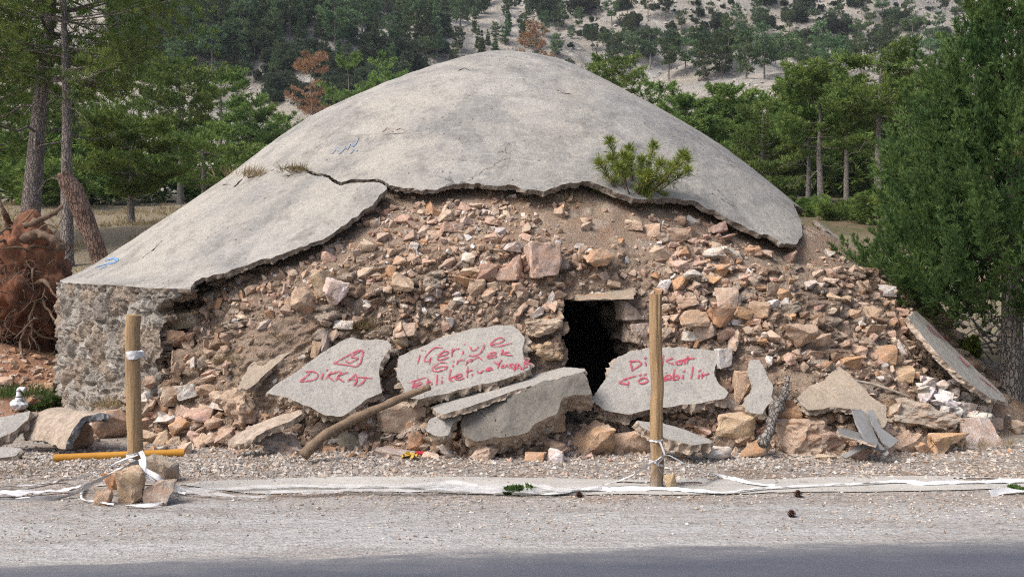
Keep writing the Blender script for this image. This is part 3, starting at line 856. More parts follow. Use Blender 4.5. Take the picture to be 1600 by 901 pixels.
def rock_arrays(seed, kind='angular', cuts=2):
    rs = random.Random(seed)
    bm = bmesh.new()
    rug = 1.0
    if kind == 'rough': kind, rug, cuts = 'angular', 2.6, cuts + 1
    n = {'angular': 13, 'block': 11, 'round': 60, 'flat': 14}[kind]
    for _ in range(n):
        if kind == 'round':
            v = Vector((rs.gauss(0, 1), rs.gauss(0, 1), rs.gauss(0, 1))).normalized() * rs.uniform(0.42, 0.5)
        elif kind == 'block':
            v = Vector([math.copysign(rs.uniform(0.32, 0.5), rs.uniform(-1, 1)) for _ in range(3)])
        else:
            v = Vector([rs.uniform(-0.5, 0.5) for _ in range(3)])
            v = v.normalized() * max(v.length, 0.36)
        bm.verts.new(v)
    r = bmesh.ops.convex_hull(bm, input=bm.verts)
    bmesh.ops.delete(bm, geom=list({g_ for g_ in r['geom_interior'] + r['geom_unused'] if isinstance(g_, bmesh.types.BMVert)}), context='VERTS')
    bmesh.ops.dissolve_limit(bm, angle_limit=0.16, verts=bm.verts, edges=bm.edges)
    bmesh.ops.bevel(bm, geom=bm.edges[:], offset=0.022, segments=1, affect='EDGES', clamp_overlap=True)
    bmesh.ops.triangulate(bm, faces=bm.faces)
    for c_ in range(cuts):
        long = [e for e in bm.edges if e.calc_length() > (0.16 if c_ < 3 else 0.05)]
        if long: bmesh.ops.subdivide_edges(bm, edges=long, cuts=1)
        bmesh.ops.triangulate(bm, faces=bm.faces)
    bm.verts.ensure_lookup_table()
    V = np.array([v.co[:] for v in bm.verts]); T = np.array([[v.index for v in f.verts] for f in bm.faces])
    bm.free()
    N = vnormals(V, T)
    V = V + N * (fbm(V, 3.2, 3, seed) * 0.05 + rug * fbm(V, 9.0, 3, seed + 3) * 0.028)[:, None]
    lo, hi = V.min(0), V.max(0)
    return (V - (lo + hi) / 2) / (hi - lo), T

def rock_mesh(seed, kind='angular', cuts=2):
    V, T = rock_arrays(seed, kind, cuts)
    me = new_mesh('stone', V, T, M['stone'], None, None, True, 24)
    return me

PROTO = [rock_mesh(100 + k, 'angular', 3) for k in range(14)] + [rock_mesh(200 + k, 'block', 3) for k in range(8)]
RS = random.Random(77)

def place_rock(center, dims, col, me=None, rot=None, name='rubble_stone', jit=0.07, parent=None):
    me = me or RS.choice(PROTO)
    o = link(name, me, parent)
    o.location = center
    o.scale = dims
    o.rotation_euler = rot if rot else (RS.uniform(-.35, .35), RS.uniform(-.3, .3), RS.uniform(-.5, .5) + RS.choice((0, PI)))
    k = 1 + RS.uniform(-jit, jit) * 2
    o.color = (min(col[0] * k, .9), min(col[1] * k * (1 + RS.uniform(-.04, .04)), .9), min(col[2] * k * (1 + RS.uniform(-.08, .08)), .9), 1)
    return o

def hit(px, py):
    """first of masonry and terrain seen at a photo pixel"""
    o, d = ray(px, py)
    best = None
    for bv in (BVC, BVG):
        h = bv.ray_cast(o, d, 900)
        if h[0] is not None and (best is None or h[3] < best[3]): best = h
    return best

def stone(px, py, w, h, col, label, kind=None, seed=None, rot=None, dep=None, mode='a', group=None, back=0.25):
    """one stone centred on a photo pixel; mode g: standing on the ground, mode a: lying on the masonry slope"""
    if mode == 'g':
        hh = hit(px, py + h * 0.42); Y = hh[0].y
        d = (dep or 0.75 * (w + h) / 2 * Y / F)
        Y = Y + d * 0.30
    else:
        hh = hit(px, py); Y = hh[0].y
        d = (dep or 0.75 * (w + h) / 2 * Y / F)
        Y = Y - d * back
    me = rock_mesh(seed or (int(px) * 7 + int(py)), kind, 3) if (kind or seed) else None
    o = place_rock(at(px, py, Y), (1.04 * w * Y / F, d, 1.04 * h * Y / F), col, me, rot or (RS.uniform(-.12, .12), RS.uniform(-.10, .10), RS.uniform(-.3, .3)))
    tag(o, label, 'stone', group)
    return o

# ------------------------------------------------------------------ broken slabs
def plane_of(p3):
    P = [at(*p) for p in p3]
    n = np.cross(P[1] - P[0], P[2] - P[0]); n /= np.linalg.norm(n)
    if n @ (np.array([0, 0, EYE]) - P[0]) < 0: n = -n
    return P[0], n

def on_plane(px, py, o, n, lift=0.0):
    a, d = ray(px, py); a = np.array(a); d = np.array(d)
    t = ((o - a) @ n) / (d @ n)
    return a + d * t + n * lift

def slab(name, poly, p3, thick, label, cat='concrete slab', mats=None, jag=0.016, cell=0.022, relief=0.004, rim=0.5, seed=1, cracks=(), group=None, bend=0.0):
    o, n = plane_of(p3)
    Pw = np.array([on_plane(x, y, o, n) for x, y in poly])
    c = Pw.mean(0)
    u = np.cross([0, 0, 1.0], n); u /= np.linalg.norm(u); v = np.cross(n, u)
    uv = np.stack([(Pw - c) @ u, (Pw - c) @ v], 1)
    lo, hi = uv.min(0) - 0.05, uv.max(0) + 0.05
    nu, nv = [max(6, int(k)) for k in (hi - lo) / cell]
    A, B = np.meshgrid(np.linspace(lo[0], hi[0], nu), np.linspace(lo[1], hi[1], nv), indexing='ij')
    q = np.stack([A.ravel(), B.ravel()], 1)
    q3 = np.c_[q, np.full(len(q), seed * 3.7)]
    f = sdf_poly(q, uv) + fbm(q3, 7, 4, seed) * jag
    for ck, wd in cracks:
        ckw = np.array([on_plane(x, y, o, n) for x, y in ck])
        cuv = np.stack([(ckw - c) @ u, (ckw - c) @ v], 1)
        f = np.minimum(f, dist_line(q + 0.012 * fbm(q3, 20, 3, seed + 9)[:, None], cuv) - wd)
    V = q[:, :1] * u + q[:, 1:] * v + (fbm(q3, 5, 4, seed + 1) * relief)[:, None] * n
    if bend: V = V + n * (bend * (q[:, 0] / hi[0]) ** 2)[:, None]
    V, T = clip_tris(V, grid_tris(nu, nv), f)
    N = vnormals(V, T)
    if (N @ n).mean() < 0: T = T[:, ::-1]
    V, T, Mi = thick_sheet(V, T, -n * thick, rim, seed + 2, 0.12)
    ob = link(name, new_mesh(name, V, T, mats or [M['slab'], M['slab_edge']], Mi, None, True, 35), None, c)
    tag(ob, label, cat, group)
    return ob, o, n, c

def resample(st, step):
    P = smooth_path(st, max(4, len(st) * 6)) if len(st) > 2 else np.array([np.array(st[0]) * (1 - t) + np.array(st[1]) * t for t in np.linspace(0, 1, 6)])
    return P

def paint(name, strokes, tr, where, width, mat, parent, pc, label=None):
    """ribbons of paint: strokes are polylines in a local frame, tr maps them to photo pixels, where(px, py) -> (point, normal)"""
    mb = MB(); rs = random.Random(len(strokes))
    for st in strokes:
        if len(st) == 1: st = [(st[0][0] - 4, st[0][1] + 2), (st[0][0] + 5, st[0][1] - 3)]
        st = [(x + 0.001 * k, y) for k, (x, y) in enumerate(st)]
        P = np.array([tr(x, y) for x, y in resample(st, 3)])
        W = [where(x, y) for x, y in P]
        W = [k for k in W if k is not None]
        if len(W) < 2: continue
        C = np.array([k[0] for k in W]); N = np.array([k[1] for k in W])
        tg = np.gradient(C, axis=0); tg /= np.linalg.norm(tg, axis=1)[:, None] + 1e-9
        s = np.cross(N, tg); s /= np.linalg.norm(s, axis=1)[:, None] + 1e-9
        n = len(C)
        C = C.copy(); C[0] -= tg[0] * width * .3; C[-1] += tg[-1] * width * .3
        ww = width * (0.42 + 0.16 * fbm(np.c_[np.arange(n) * 0.37, np.full(n, rs.random() * 99), np.zeros(n)], 1, 2, 5))
        ww[0] *= 0.6; ww[-1] *= 0.6
        V = np.empty((2 * n, 3)); V[0::2] = C - s * ww[:, None]; V[1::2] = C + s * ww[:, None]
        k = np.arange(n - 1) * 2
        Tq = np.concatenate([np.stack([k, k + 2, k + 3], 1), np.stack([k, k + 3, k + 1], 1)])
        mb.add(V, Tq)
        if mat is M['paint']:
            W2 = np.empty((2 * n, 3)); W2[0::2] = C - s * width * 0.8 - N * .003; W2[1::2] = C + s * width * 0.8 - N * .003
            mb.add(W2, Tq, 1)
    if not mb.V: return None
    o = mb.build(name, [mat, M['overspray']] if mat is M['paint'] else mat, parent)
    o.location = -np.array(pc) if parent is cist else (0, 0, 0)
    if parent is not cist:
        o.data.transform(Matrix.Translation(-Vector(pc)))
    if label: o['label'] = label
    return o

lift = 0.010
ob, o_, n_, c_ = slab('lettered_slab', [(412, 614), (440, 595), (470, 575), (500, 552), (530, 534), (548, 528), (575, 530), (606, 532), (612, 540), (602, 552), (592, 580), (594, 600), (598, 612), (575, 622), (552, 640), (535, 650), (510, 648), (485, 635), (450, 622)],
    [(412, 614, 8.90), (535, 648, 8.72), (575, 530, 9.32)], 0.09, 'broken grey slab with red DIKKAT and a warning triangle leaning at the foot of the heap', seed=3)
t7 = lambda u, v: (400 + u / 5.004, 500 + v / 5.004)
paint('painted_lettering', [[(610, 340), (815, 235), (822, 320), (800, 352), (770, 364), (725, 355), (610, 340)], [(815, 240), (745, 290), (795, 298), (735, 335), (700, 320)],
    [(425, 405), (395, 440), (345, 480)], [(385, 405), (440, 402), (478, 420), (478, 450), (440, 472), (345, 483)], [(525, 420), (508, 466)], [(553, 391)],
    [(592, 405), (540, 464)], [(655, 402), (565, 432), (602, 472)], [(667, 408), (620, 476)], [(712, 410), (640, 442), (682, 482)],
    [(777, 425), (715, 484)], [(777, 425), (790, 470), (765, 514)], [(725, 465), (790, 468)], [(800, 448), (905, 456)], [(862, 450), (835, 490), (790, 516)]],
    t7, lambda x, y: (on_plane(x, y, o_, n_, lift), n_), 0.0145, M['paint'], ob, c_)
slabD = ob

ob, o_, n_, c_ = slab('lettered_slab', [(621, 590), (620, 580), (624, 556), (650, 545), (680, 532), (710, 522), (740, 514), (775, 508), (800, 508), (812, 520), (820, 527), (818, 545), (820, 560), (828, 566), (829, 576), (800, 588), (760, 598), (720, 608), (690, 616), (660, 622), (633, 622), (630, 606)],
    [(621, 590, 9.05), (800, 590, 8.95), (780, 508, 9.42)], 0.12, 'biggest broken grey slab painted with several lines of red writing forbidding entry', seed=5)
t8 = lambda u, v: (610 + u / 6.4, 500 + v / 6.4)
paint('painted_lettering', [[(295, 350), (272, 442)], [(315, 303)], [(520, 280), (440, 282), (370, 345), (338, 400), (368, 418), (412, 385)], [(402, 375), (390, 442)],
    [(475, 368), (560, 345), (575, 318), (530, 318), (480, 362), (475, 398), (530, 392), (580, 372)], [(620, 290), (610, 366)], [(615, 322), (650, 292), (692, 290)], [(730, 310), (720, 350)], [(738, 243)],
    [(800, 270), (810, 303), (850, 300), (880, 270)], [(937, 235), (925, 290), (880, 345), (830, 360), (785, 356)],
    [(1010, 247), (1100, 226), (1136, 192), (1090, 180), (1030, 210), (1000, 250), (1040, 268), (1120, 256), (1205, 232)],
    [(562, 430), (500, 425), (435, 468), (415, 500), (460, 516), (540, 495), (566, 465), (500, 468), (440, 490)], [(630, 450), (622, 470)], [(628, 415)],
    [(675, 402), (663, 447)], [(668, 427), (700, 402), (737, 405)], [(772, 410), (755, 446)], [(763, 430), (800, 397), (817, 402), (800, 422)], [(808, 408), (870, 376), (893, 382), (915, 405)],
    [(980, 360), (1040, 346), (1052, 326), (1010, 328), (972, 360), (976, 380), (1030, 376), (1062, 360)], [(1122, 298), (1105, 352)], [(1190, 320), (1110, 337), (1150, 350), (1217, 355)],
    [(180, 630), (350, 576)], [(242, 610), (215, 690)], [(255, 662), (310, 636), (300, 618), (265, 635), (240, 670), (290, 676), (330, 660)], [(377, 588), (360, 652)], [(362, 642), (395, 615), (412, 638), (405, 652)],
    [(467, 550), (460, 647)], [(515, 605), (510, 635)], [(515, 576)], [(602, 498), (583, 592)], [(682, 550), (590, 592), (627, 614)],
    [(660, 582), (710, 560), (705, 540), (670, 550), (648, 588), (690, 597), (735, 580)], [(772, 468), (765, 577)], [(762, 520), (822, 500)], [(818, 540), (815, 562)],
    [(870, 515), (895, 532), (930, 503)], [(960, 502), (1010, 490), (1000, 476), (965, 490), (955, 512), (1022, 495)],
    [(1040, 420), (1076, 442), (1112, 400)], [(1090, 430), (1072, 482)], [(1135, 445), (1105, 470), (1140, 475), (1165, 448), (1172, 472)], [(1222, 440), (1190, 450), (1215, 468), (1183, 480)],
    [(1257, 440), (1233, 462), (1265, 465), (1282, 440), (1292, 462)], [(1352, 380), (1335, 457)], [(1387, 408), (1338, 432), (1402, 442)],
    [(1252, 468), (1235, 512)], [(1210, 490), (1282, 478)], [(1307, 470), (1300, 497)], [(1332, 475), (1325, 497)], [(1328, 482), (1370, 462)]],
    t8, lambda x, y: (on_plane(x, y, o_, n_, lift), n_), 0.0135, M['paint'], ob, c_)

ob, o_, n_, c_ = slab('lettered_slab', [(926, 622), (938, 600), (948, 588), (955, 568), (965, 556), (990, 548), (1020, 543), (1060, 541), (1090, 545), (1120, 548), (1122, 560), (1116, 585), (1124, 600), (1136, 612), (1130, 622), (1100, 628), (1060, 632), (1020, 638), (985, 646), (945, 642), (932, 632)],
    [(930, 622, 9.0), (1100, 628, 8.95), (1050, 541, 9.42)], 0.11, 'broken grey slab with red writing beside the doorway, half behind the taller post', seed=8)
t9 = lambda u, v: (760 + u / 2.731, 430 + v / 2.731)
paint('painted_lettering', [[(615, 370), (620, 406)], [(610, 369), (648, 367), (657, 383), (618, 407)], [(679, 372), (680, 387)], [(676, 355)], [(708, 343), (703, 389)], [(738, 352), (707, 370), (742, 387)],
    [(755, 340), (751, 388)], [(795, 354), (768, 367), (796, 379)], [(832, 362), (806, 374), (825, 381), (840, 362), (845, 379)], [(859, 345), (855, 376)], [(845, 359), (893, 355)],
    [(638, 430), (592, 445), (567, 461), (602, 466)], [(606, 455), (602, 476)], [(662, 440), (646, 455), (666, 463), (688, 450), (674, 438), (655, 443)], [(655, 427)], [(677, 424)],
    [(716, 422), (711, 466)], [(745, 432), (715, 449), (748, 463)], [(758, 443), (786, 438), (780, 427), (760, 435), (757, 449), (787, 445)], [(801, 403), (795, 447)], [(796, 436), (818, 428), (816, 444), (796, 447)],
    [(839, 426), (836, 444)], [(841, 411)], [(881, 391), (872, 441)], [(906, 425), (902, 441)], [(908, 409)], [(921, 420), (918, 441)], [(919, 430), (948, 420)]],
    t9, lambda x, y: (on_plane(x, y, o_, n_, lift), n_), 0.0165, M['paint'], ob, c_)

# the big tilted block of the fallen dome: a pale upper face and a grey mortar side
TOPP = [(668, 634), (700, 622), (740, 610), (800, 596), (850, 580), (880, 574), (910, 575), (880, 584), (840, 596), (790, 612), (750, 626), (720, 638), (690, 644)]
slab('broken_slab', [(672, 636), (700, 625), (740, 612), (800, 596), (850, 581), (880, 574), (914, 575), (916, 580), (870, 590), (800, 611), (732, 635), (690, 648)],
    [(680, 640, 8.72), (912, 580, 8.80), (800, 596, 9.12)], 0.05, 'long pale slab lying on top of the dark cracked block under the biggest lettered slab', seed=11)
slab('broken_block', [(722, 642), (735, 634), (770, 624), (820, 608), (870, 592), (912, 580), (920, 592), (922, 612), (900, 618), (880, 622), (872, 645), (850, 655), (838, 662), (822, 676), (800, 680), (770, 684), (745, 690), (728, 684), (718, 665)],
    [(730, 640, 8.66), (915, 590, 8.74), (750, 688, 8.46)], 0.30, 'large dark grey block of cracked mortar tilted in front of the biggest lettered slab', 'concrete block', [M['rough'], M['slab_edge']], 0.02, 0.02, 0.022, 0.25, 13,
    [([(738, 636), (756, 646), (772, 652), (778, 662), (784, 675), (800, 684)], 0.006)])
slab('broken_slab', [(664, 672), (672, 655), (690, 645), (715, 642), (718, 650), (706, 664), (700, 680), (680, 680)], [(665, 672, 8.5), (715, 642, 8.62), (700, 680, 8.46)], 0.09, 'small grey slab fragment wedged left of the dark cracked block', seed=15)
slab('broken_slab', [(993, 656), (1030, 660), (1075, 672), (1108, 686), (1112, 692), (1080, 694), (1040, 684), (1005, 668)], [(993, 656, 8.75), (1110, 690, 8.42), (1040, 684, 8.40)], 0.09, 'thin flat slab lying below the lettered slab behind the taller post', seed=17)
slab('broken_slab', [(1171, 560), (1186, 562), (1198, 580), (1206, 604), (1204, 628), (1190, 645), (1166, 641), (1162, 628), (1172, 610), (1170, 580)], [(1171, 560, 9.1), (1204, 628, 8.85), (1165, 640, 8.88)], 0.07, 'narrow grey slab standing upright right of the lettered slabs', seed=19)
slab('broken_slab', [(1246, 622), (1262, 606), (1290, 590), (1312, 572), (1325, 580), (1340, 600), (1362, 618), (1385, 634), (1388, 655), (1378, 668), (1340, 640), (1300, 636), (1262, 640)],
    [(1250, 625, 8.85), (1380, 660, 8.55), (1312, 574, 9.35)], 0.06, 'large sandy slab covered in earth leaning on the right part of the heap', mats=[M['slab_earthy'], M['slab_edge']], seed=23, relief=0.012)
slab('broken_slab', [(1418, 494), (1432, 486), (1450, 502), (1490, 544), (1530, 582), (1568, 616), (1571, 628), (1548, 622), (1508, 594), (1468, 556), (1440, 524)],
    [(1420, 492, 10.15), (1568, 622, 9.9), (1490, 540, 10.4)], 0.06, 'long grey slab with smeared red paint sloping down towards the tree trunk', seed=27)
o2, n2 = plane_of([(1420, 492, 10.15), (1568, 622, 9.9), (1490, 540, 10.4)])
for o in COL.objects:
    if o.get('label', '').startswith('long grey slab with smeared'): lastslab = o
paint('red_paint_smear', [[(1448, 508), (1460, 520), (1476, 532)], [(1496, 556), (1506, 566), (1514, 572)], [(1530, 590), (1550, 606), (1556, 612)], [(1500, 562), (1512, 574)], [(1450, 514), (1464, 526)]], lambda a, b: (a, b), lambda x, y: (on_plane(x, y, o2, n2, 0.012), n2), 0.035, M['paint'], lastslab, lastslab.location)
# left: layered slab under the DIKKAT slab, culvert like curved piece, flat slabs at the frame edge
slab('broken_slab', [(352, 690), (372, 676), (404, 661), (440, 648), (470, 638), (474, 645), (452, 658), (418, 671), (380, 692)], [(352, 688, 8.70), (474, 640, 8.85), (410, 655, 8.88)], 0.06, 'layered grey slab fragment lying below the left corner of the DIKKAT slab', mats=[M['slab_edge'], M['slab_edge']], seed=31)
slab('broken_slab', [(-20, 668), (-10, 655), (30, 645), (46, 642), (44, 656), (20, 675), (-20, 690)], [(-10, 660, 8.9), (46, 643, 9.0), (0, 690, 8.7)], 0.10, 'pale flat slab at the left edge of the picture, upper of two', seed=33)
slab('broken_slab', [(-20, 708), (-20, 700), (15, 698), (34, 700), (24, 712), (-10, 716)], [(-20, 704, 8.6), (34, 700, 8.62), (0, 716, 8.45)], 0.06, 'pale flat slab at the left edge of the picture, lower of two', seed=35)
slab('broken_slab', [(388, 574), (412, 548), (440, 540), (456, 548), (430, 570), (405, 594), (385, 610), (372, 604)], [(390, 600, 9.12), (455, 545, 9.40), (412, 548, 9.44)], 0.06, 'smooth earth covered slab sunk in the slope left of the DIKKAT slab', mats=[M['slab_earthy'], M['slab_edge']], seed=37)
for k, (poly, p3, lab) in enumerate([
    ([(1333, 640), (1345, 638), (1358, 652), (1372, 690), (1385, 703), (1372, 702), (1350, 684), (1338, 660)], [(1335, 640, 8.6), (1380, 702, 8.3), (1345, 680, 8.35)], 'dark grey flat slate standing tilted, taller of a broken pair'),
    ([(1356, 642), (1364, 640), (1376, 668), (1406, 688), (1390, 700), (1378, 690), (1366, 664)], [(1358, 642, 8.55), (1404, 688, 8.35), (1380, 694, 8.3)], 'dark grey flat slate standing tilted, broader of a broken pair'),
    ([(1308, 670), (1316, 668), (1352, 678), (1374, 690), (1370, 696), (1340, 686), (1312, 678)], [(1308, 672, 8.5), (1372, 692, 8.35), (1340, 686, 8.3)], 'thin brownish slate lying flat under the two dark slates'),
    ([(1314, 712), (1340, 696), (1362, 688), (1390, 706), (1384, 712), (1362, 696), (1342, 704), (1322, 716)], [(1318, 712, 8.35), (1386, 708, 8.3), (1360, 688, 8.42)], 'thin bent slate propped on the gravel below the dark slates')]):
    slab('slate', poly, p3, 0.022, lab, 'slate', [M['slate'], M['slate'] if k < 2 else M['slab_edge']], 0.006, 0.015, 0.004, 0.4, 41 + k)

# curved broken culvert piece at far left
cv = empty('broken_culvert', at(105, 690, 8.75))
tag(cv, 'curved piece of broken concrete pipe lying left of the posts with a boulder inside', 'concrete pipe')
def arc_sheet(r, L, a0, a1, ax_dir, seed):
    a = np.linspace(a0, a1, 50); l = np.linspace(-L / 2, L / 2, 50)
    A, Lg = np.meshgrid(a, l, indexing='ij')
    q = np.stack([A.ravel() * r, Lg.ravel(), A.ravel() * 0 + seed], 1)
    f = np.minimum(np.minimum(A.ravel() - a0, a1 - A.ravel()) * r, L / 2 - np.abs(q[:, 1])) - 0.03 + fbm(q, 5, 4, seed) * 0.035
    rad = np.stack([np.cos(A.ravel()), A.ravel() * 0, np.sin(A.ravel())], 1)
    V = rad * r + np.stack([A.ravel() * 0, Lg.ravel(), A.ravel() * 0], 1)
    V = V + rad * (fbm(q, 6, 4, seed + 1) * 0.014)[:, None]
    V, T = clip_tris(V, grid_tris(50, 50), f)
    R_ = np.c_[V[:, 0], V[:, 1] * 0, V[:, 2]]; R_ /= np.linalg.norm(R_, axis=1)[:, None]
    if (vnormals(V, T) * R_).sum(1).mean() < 0: T = T[:, ::-1]
    return thick_sheet(V, T, -R_ * 0.07, 0.5, seed + 2, 0.1)
V_, T_, M_ = arc_sheet(0.31, 0.85, math.radians(58), math.radians(176), None, 61)
o = link('pipe_shell', new_mesh('pipe_shell', V_, T_, [M['slab_edge'], M['slate']], M_, None, True, 40), cv)
o.rotation_euler = (0, 0, math.radians(52)); o.location = (-0.04, 0.25, -0.06)
stone(112, 681, 72, 52, (0.33, 0.225, 0.15), 'smooth rounded brown boulder sitting in the curved broken pipe piece', 'round', 911, mode='g')
stone(145, 668, 22, 18, CR, 'small cream stone wedged behind the rounded brown boulder', mode='g')

# sprayed scribbles on the dome
def on_shell(x, y):
    a, d = ray(x, y); h = BVS.ray_cast(a, d, 100)
    if h[0] is None: return None
    nn = np.array(h[1]); nn = nn if nn[2] > 0 else -nn
    return np.array(h[0]) + nn * 0.007, nn
idt = lambda a, b: (a, b)
paint('painted_scribble', [[(150, 418), (162, 414), (175, 411)], [(165, 407), (178, 404), (184, 408), (172, 413)], [(156, 421), (168, 416)]], idt, on_shell, 0.045, M['blue'], cist, (AX, AD, 0), 'bright blue sprayed scribble low on the left of the dome')
paint('painted_scribble', [[(520, 240), (526, 233), (533, 238), (540, 229)], [(530, 241), (537, 234), (545, 230)], [(543, 234), (548, 224), (553, 229), (560, 216)], [(524, 232), (530, 236)], [(548, 240), (553, 234), (558, 236)]], idt, on_shell, 0.030, M['blue_pale'], cist, (AX, AD, 0), 'faded blue paint on the left face of the dome')
paint('painted_scribble', [[(598, 206), (606, 200), (614, 206)], [(618, 204), (626, 201), (634, 205)], [(600, 210), (616, 209), (632, 208)]], idt, on_shell, 0.022, M['red_pale'], cist, (AX, AD, 0), 'faded red paint in the middle of the dome')

